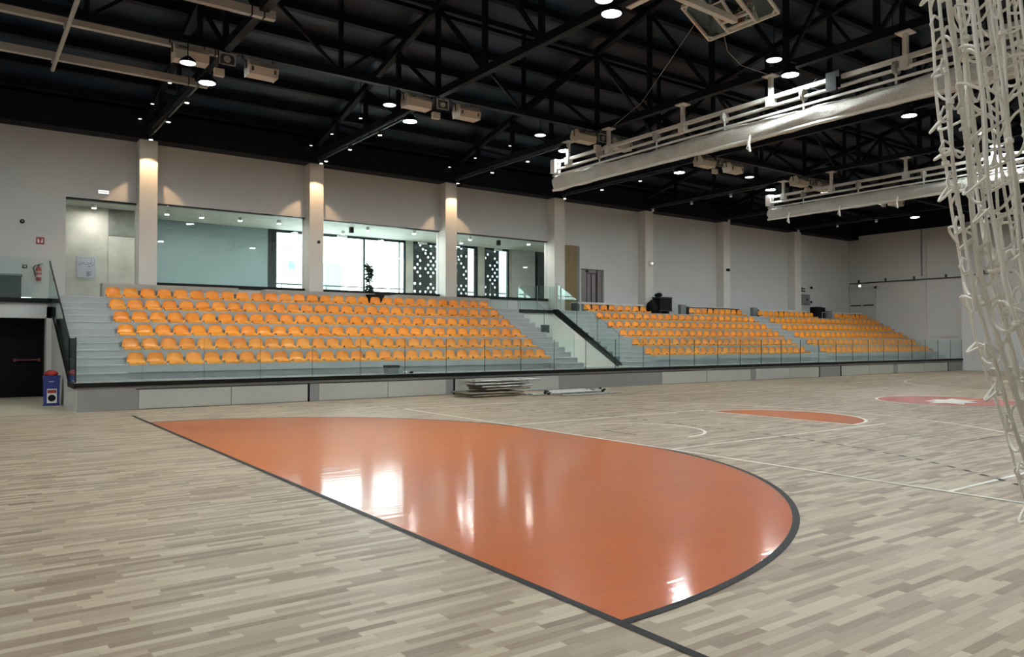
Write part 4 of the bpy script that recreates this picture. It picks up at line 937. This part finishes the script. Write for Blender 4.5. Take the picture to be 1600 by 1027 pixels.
# potted plant
t = empty('potted_plant', (12.92, 27.2, 3.51), 'potted leafy plant standing on the counter before the bright window', 'plant')
m = MB(); m.lathe([(.13, 0), (.15, .02), (.18, .12), (.16, .12)], n=18); m.build('pot', BLACKP, t, smooth=True)
m = MB(); m.tube([(0, 0, .1), (.02, 0, .4), (-.02, 0, .75), (.0, 0, 1.05)], .022, 7); m.tube([(.0, 0, .4), (.1, 0, .62), (.14, 0, .75)], .012, 5); m.tube([(0, 0, .7), (-.1, .03, .9), (-.16, .03, .98)], .01, 5); m.build('trunk', BARK, t)
rl = random.Random(21); m = MB()
for k in range(230):
    h_ = rl.choice((rl.uniform(.12, .3), rl.uniform(.45, .75), rl.uniform(.75, 1.08), rl.uniform(.8, 1.08))); a = rl.uniform(0, 6.28); e = rl.uniform(-.5, .7); L = rl.uniform(.13, .26)
    b_ = Vector((rl.uniform(-.05, .05), rl.uniform(-.05, .05), h_)); d_ = Vector((math.cos(a)*math.cos(e), math.sin(a)*math.cos(e), math.sin(e))); s_ = d_.orthogonal().normalized()*(L*.2)
    mid = b_+d_*L*.5+Vector((0, 0, .02)); m.add([b_, mid+s_, b_+d_*L-Vector((0, 0, .02)), mid-s_], [(0, 1, 2, 3)])
m.build('foliage', PLANTM, t)
m = MB(); m.prism([(-.35, 0), (.35, 0), (.14, -.4), (-.14, -.4)], 'y', -.12, .12); q = m.build('planter', BLACKP, None, (12.95, 26.74, 3.46)); tag(q, 'dark tapered planter below the leafy plant behind the back row', 'planter')
LOBW = ['above the concrete wall', 'first right of the first pillar', 'second right of the first pillar', 'third right of the first pillar', 'left of the second pillar', 'above the plant', 'left of the third pillar', 'just right of the third pillar', 'left of the fourth pillar', 'deep in the lobby above the wide window', 'deep in the lobby beyond the third pillar']
# lobby downlights and boxes
for k, (x, y) in enumerate(((3.79, 29.6), (6.11, 29.56), (7.3, 29.56), (8.67, 29.49), (10.1, 29.3), (13.67, 28.95), (15.72, 28.75), (18.68, 28.95), (21.8, 28.7), (13.3, 30.6), (19.0, 30.2))):
    t = empty('lobby_downlight', (x, y, 6.24), 'small white cylinder downlight on the lobby ceiling, ' + LOBW[k], 'lamp', 'lobby downlights')
    m = MB(); m.lathe([(.07, .14), (.075, .13), (.075, 0), (.064, 0), (.064, .02)], n=16); m.build('housing', WHITEP, t, smooth=True)
    m = MB(); m.lathe([(.06, .005), (.06, -.003)], n=16); m.build('lens', LOBLENS, t)
t = wallbox('lobby_speaker', 13.05, 13.2, 6.14, 6.37, BLACKP, 'small black box under the lobby ceiling left of the plant', 'box', 29.4, .14)
t = wallbox('lobby_speaker', 20.3, 20.44, 6.14, 6.37, BLACKP, 'small black box under the lobby ceiling right of the third pillar', 'box', 29.2, .14)
for x, y, lb in ((13.6, 31.4, 'slim white emergency light above the wide lobby window'), (17.6, 31.4, 'slim white emergency light above the perforated screen window'), (21.9, 31.4, 'slim white emergency light above the narrow lobby window')):
    t = wallbox('emergency_light', x-.22, x+.22, 6.22, 6.3, WHITEP, lb, 'lamp', y, .1); m = MB(); m.box(x-.01, x+.01, y-.06, y-.04, 6.3, 6.39); m.world('hanger', WHITEP, t)
bpy.context.view_layer.update()
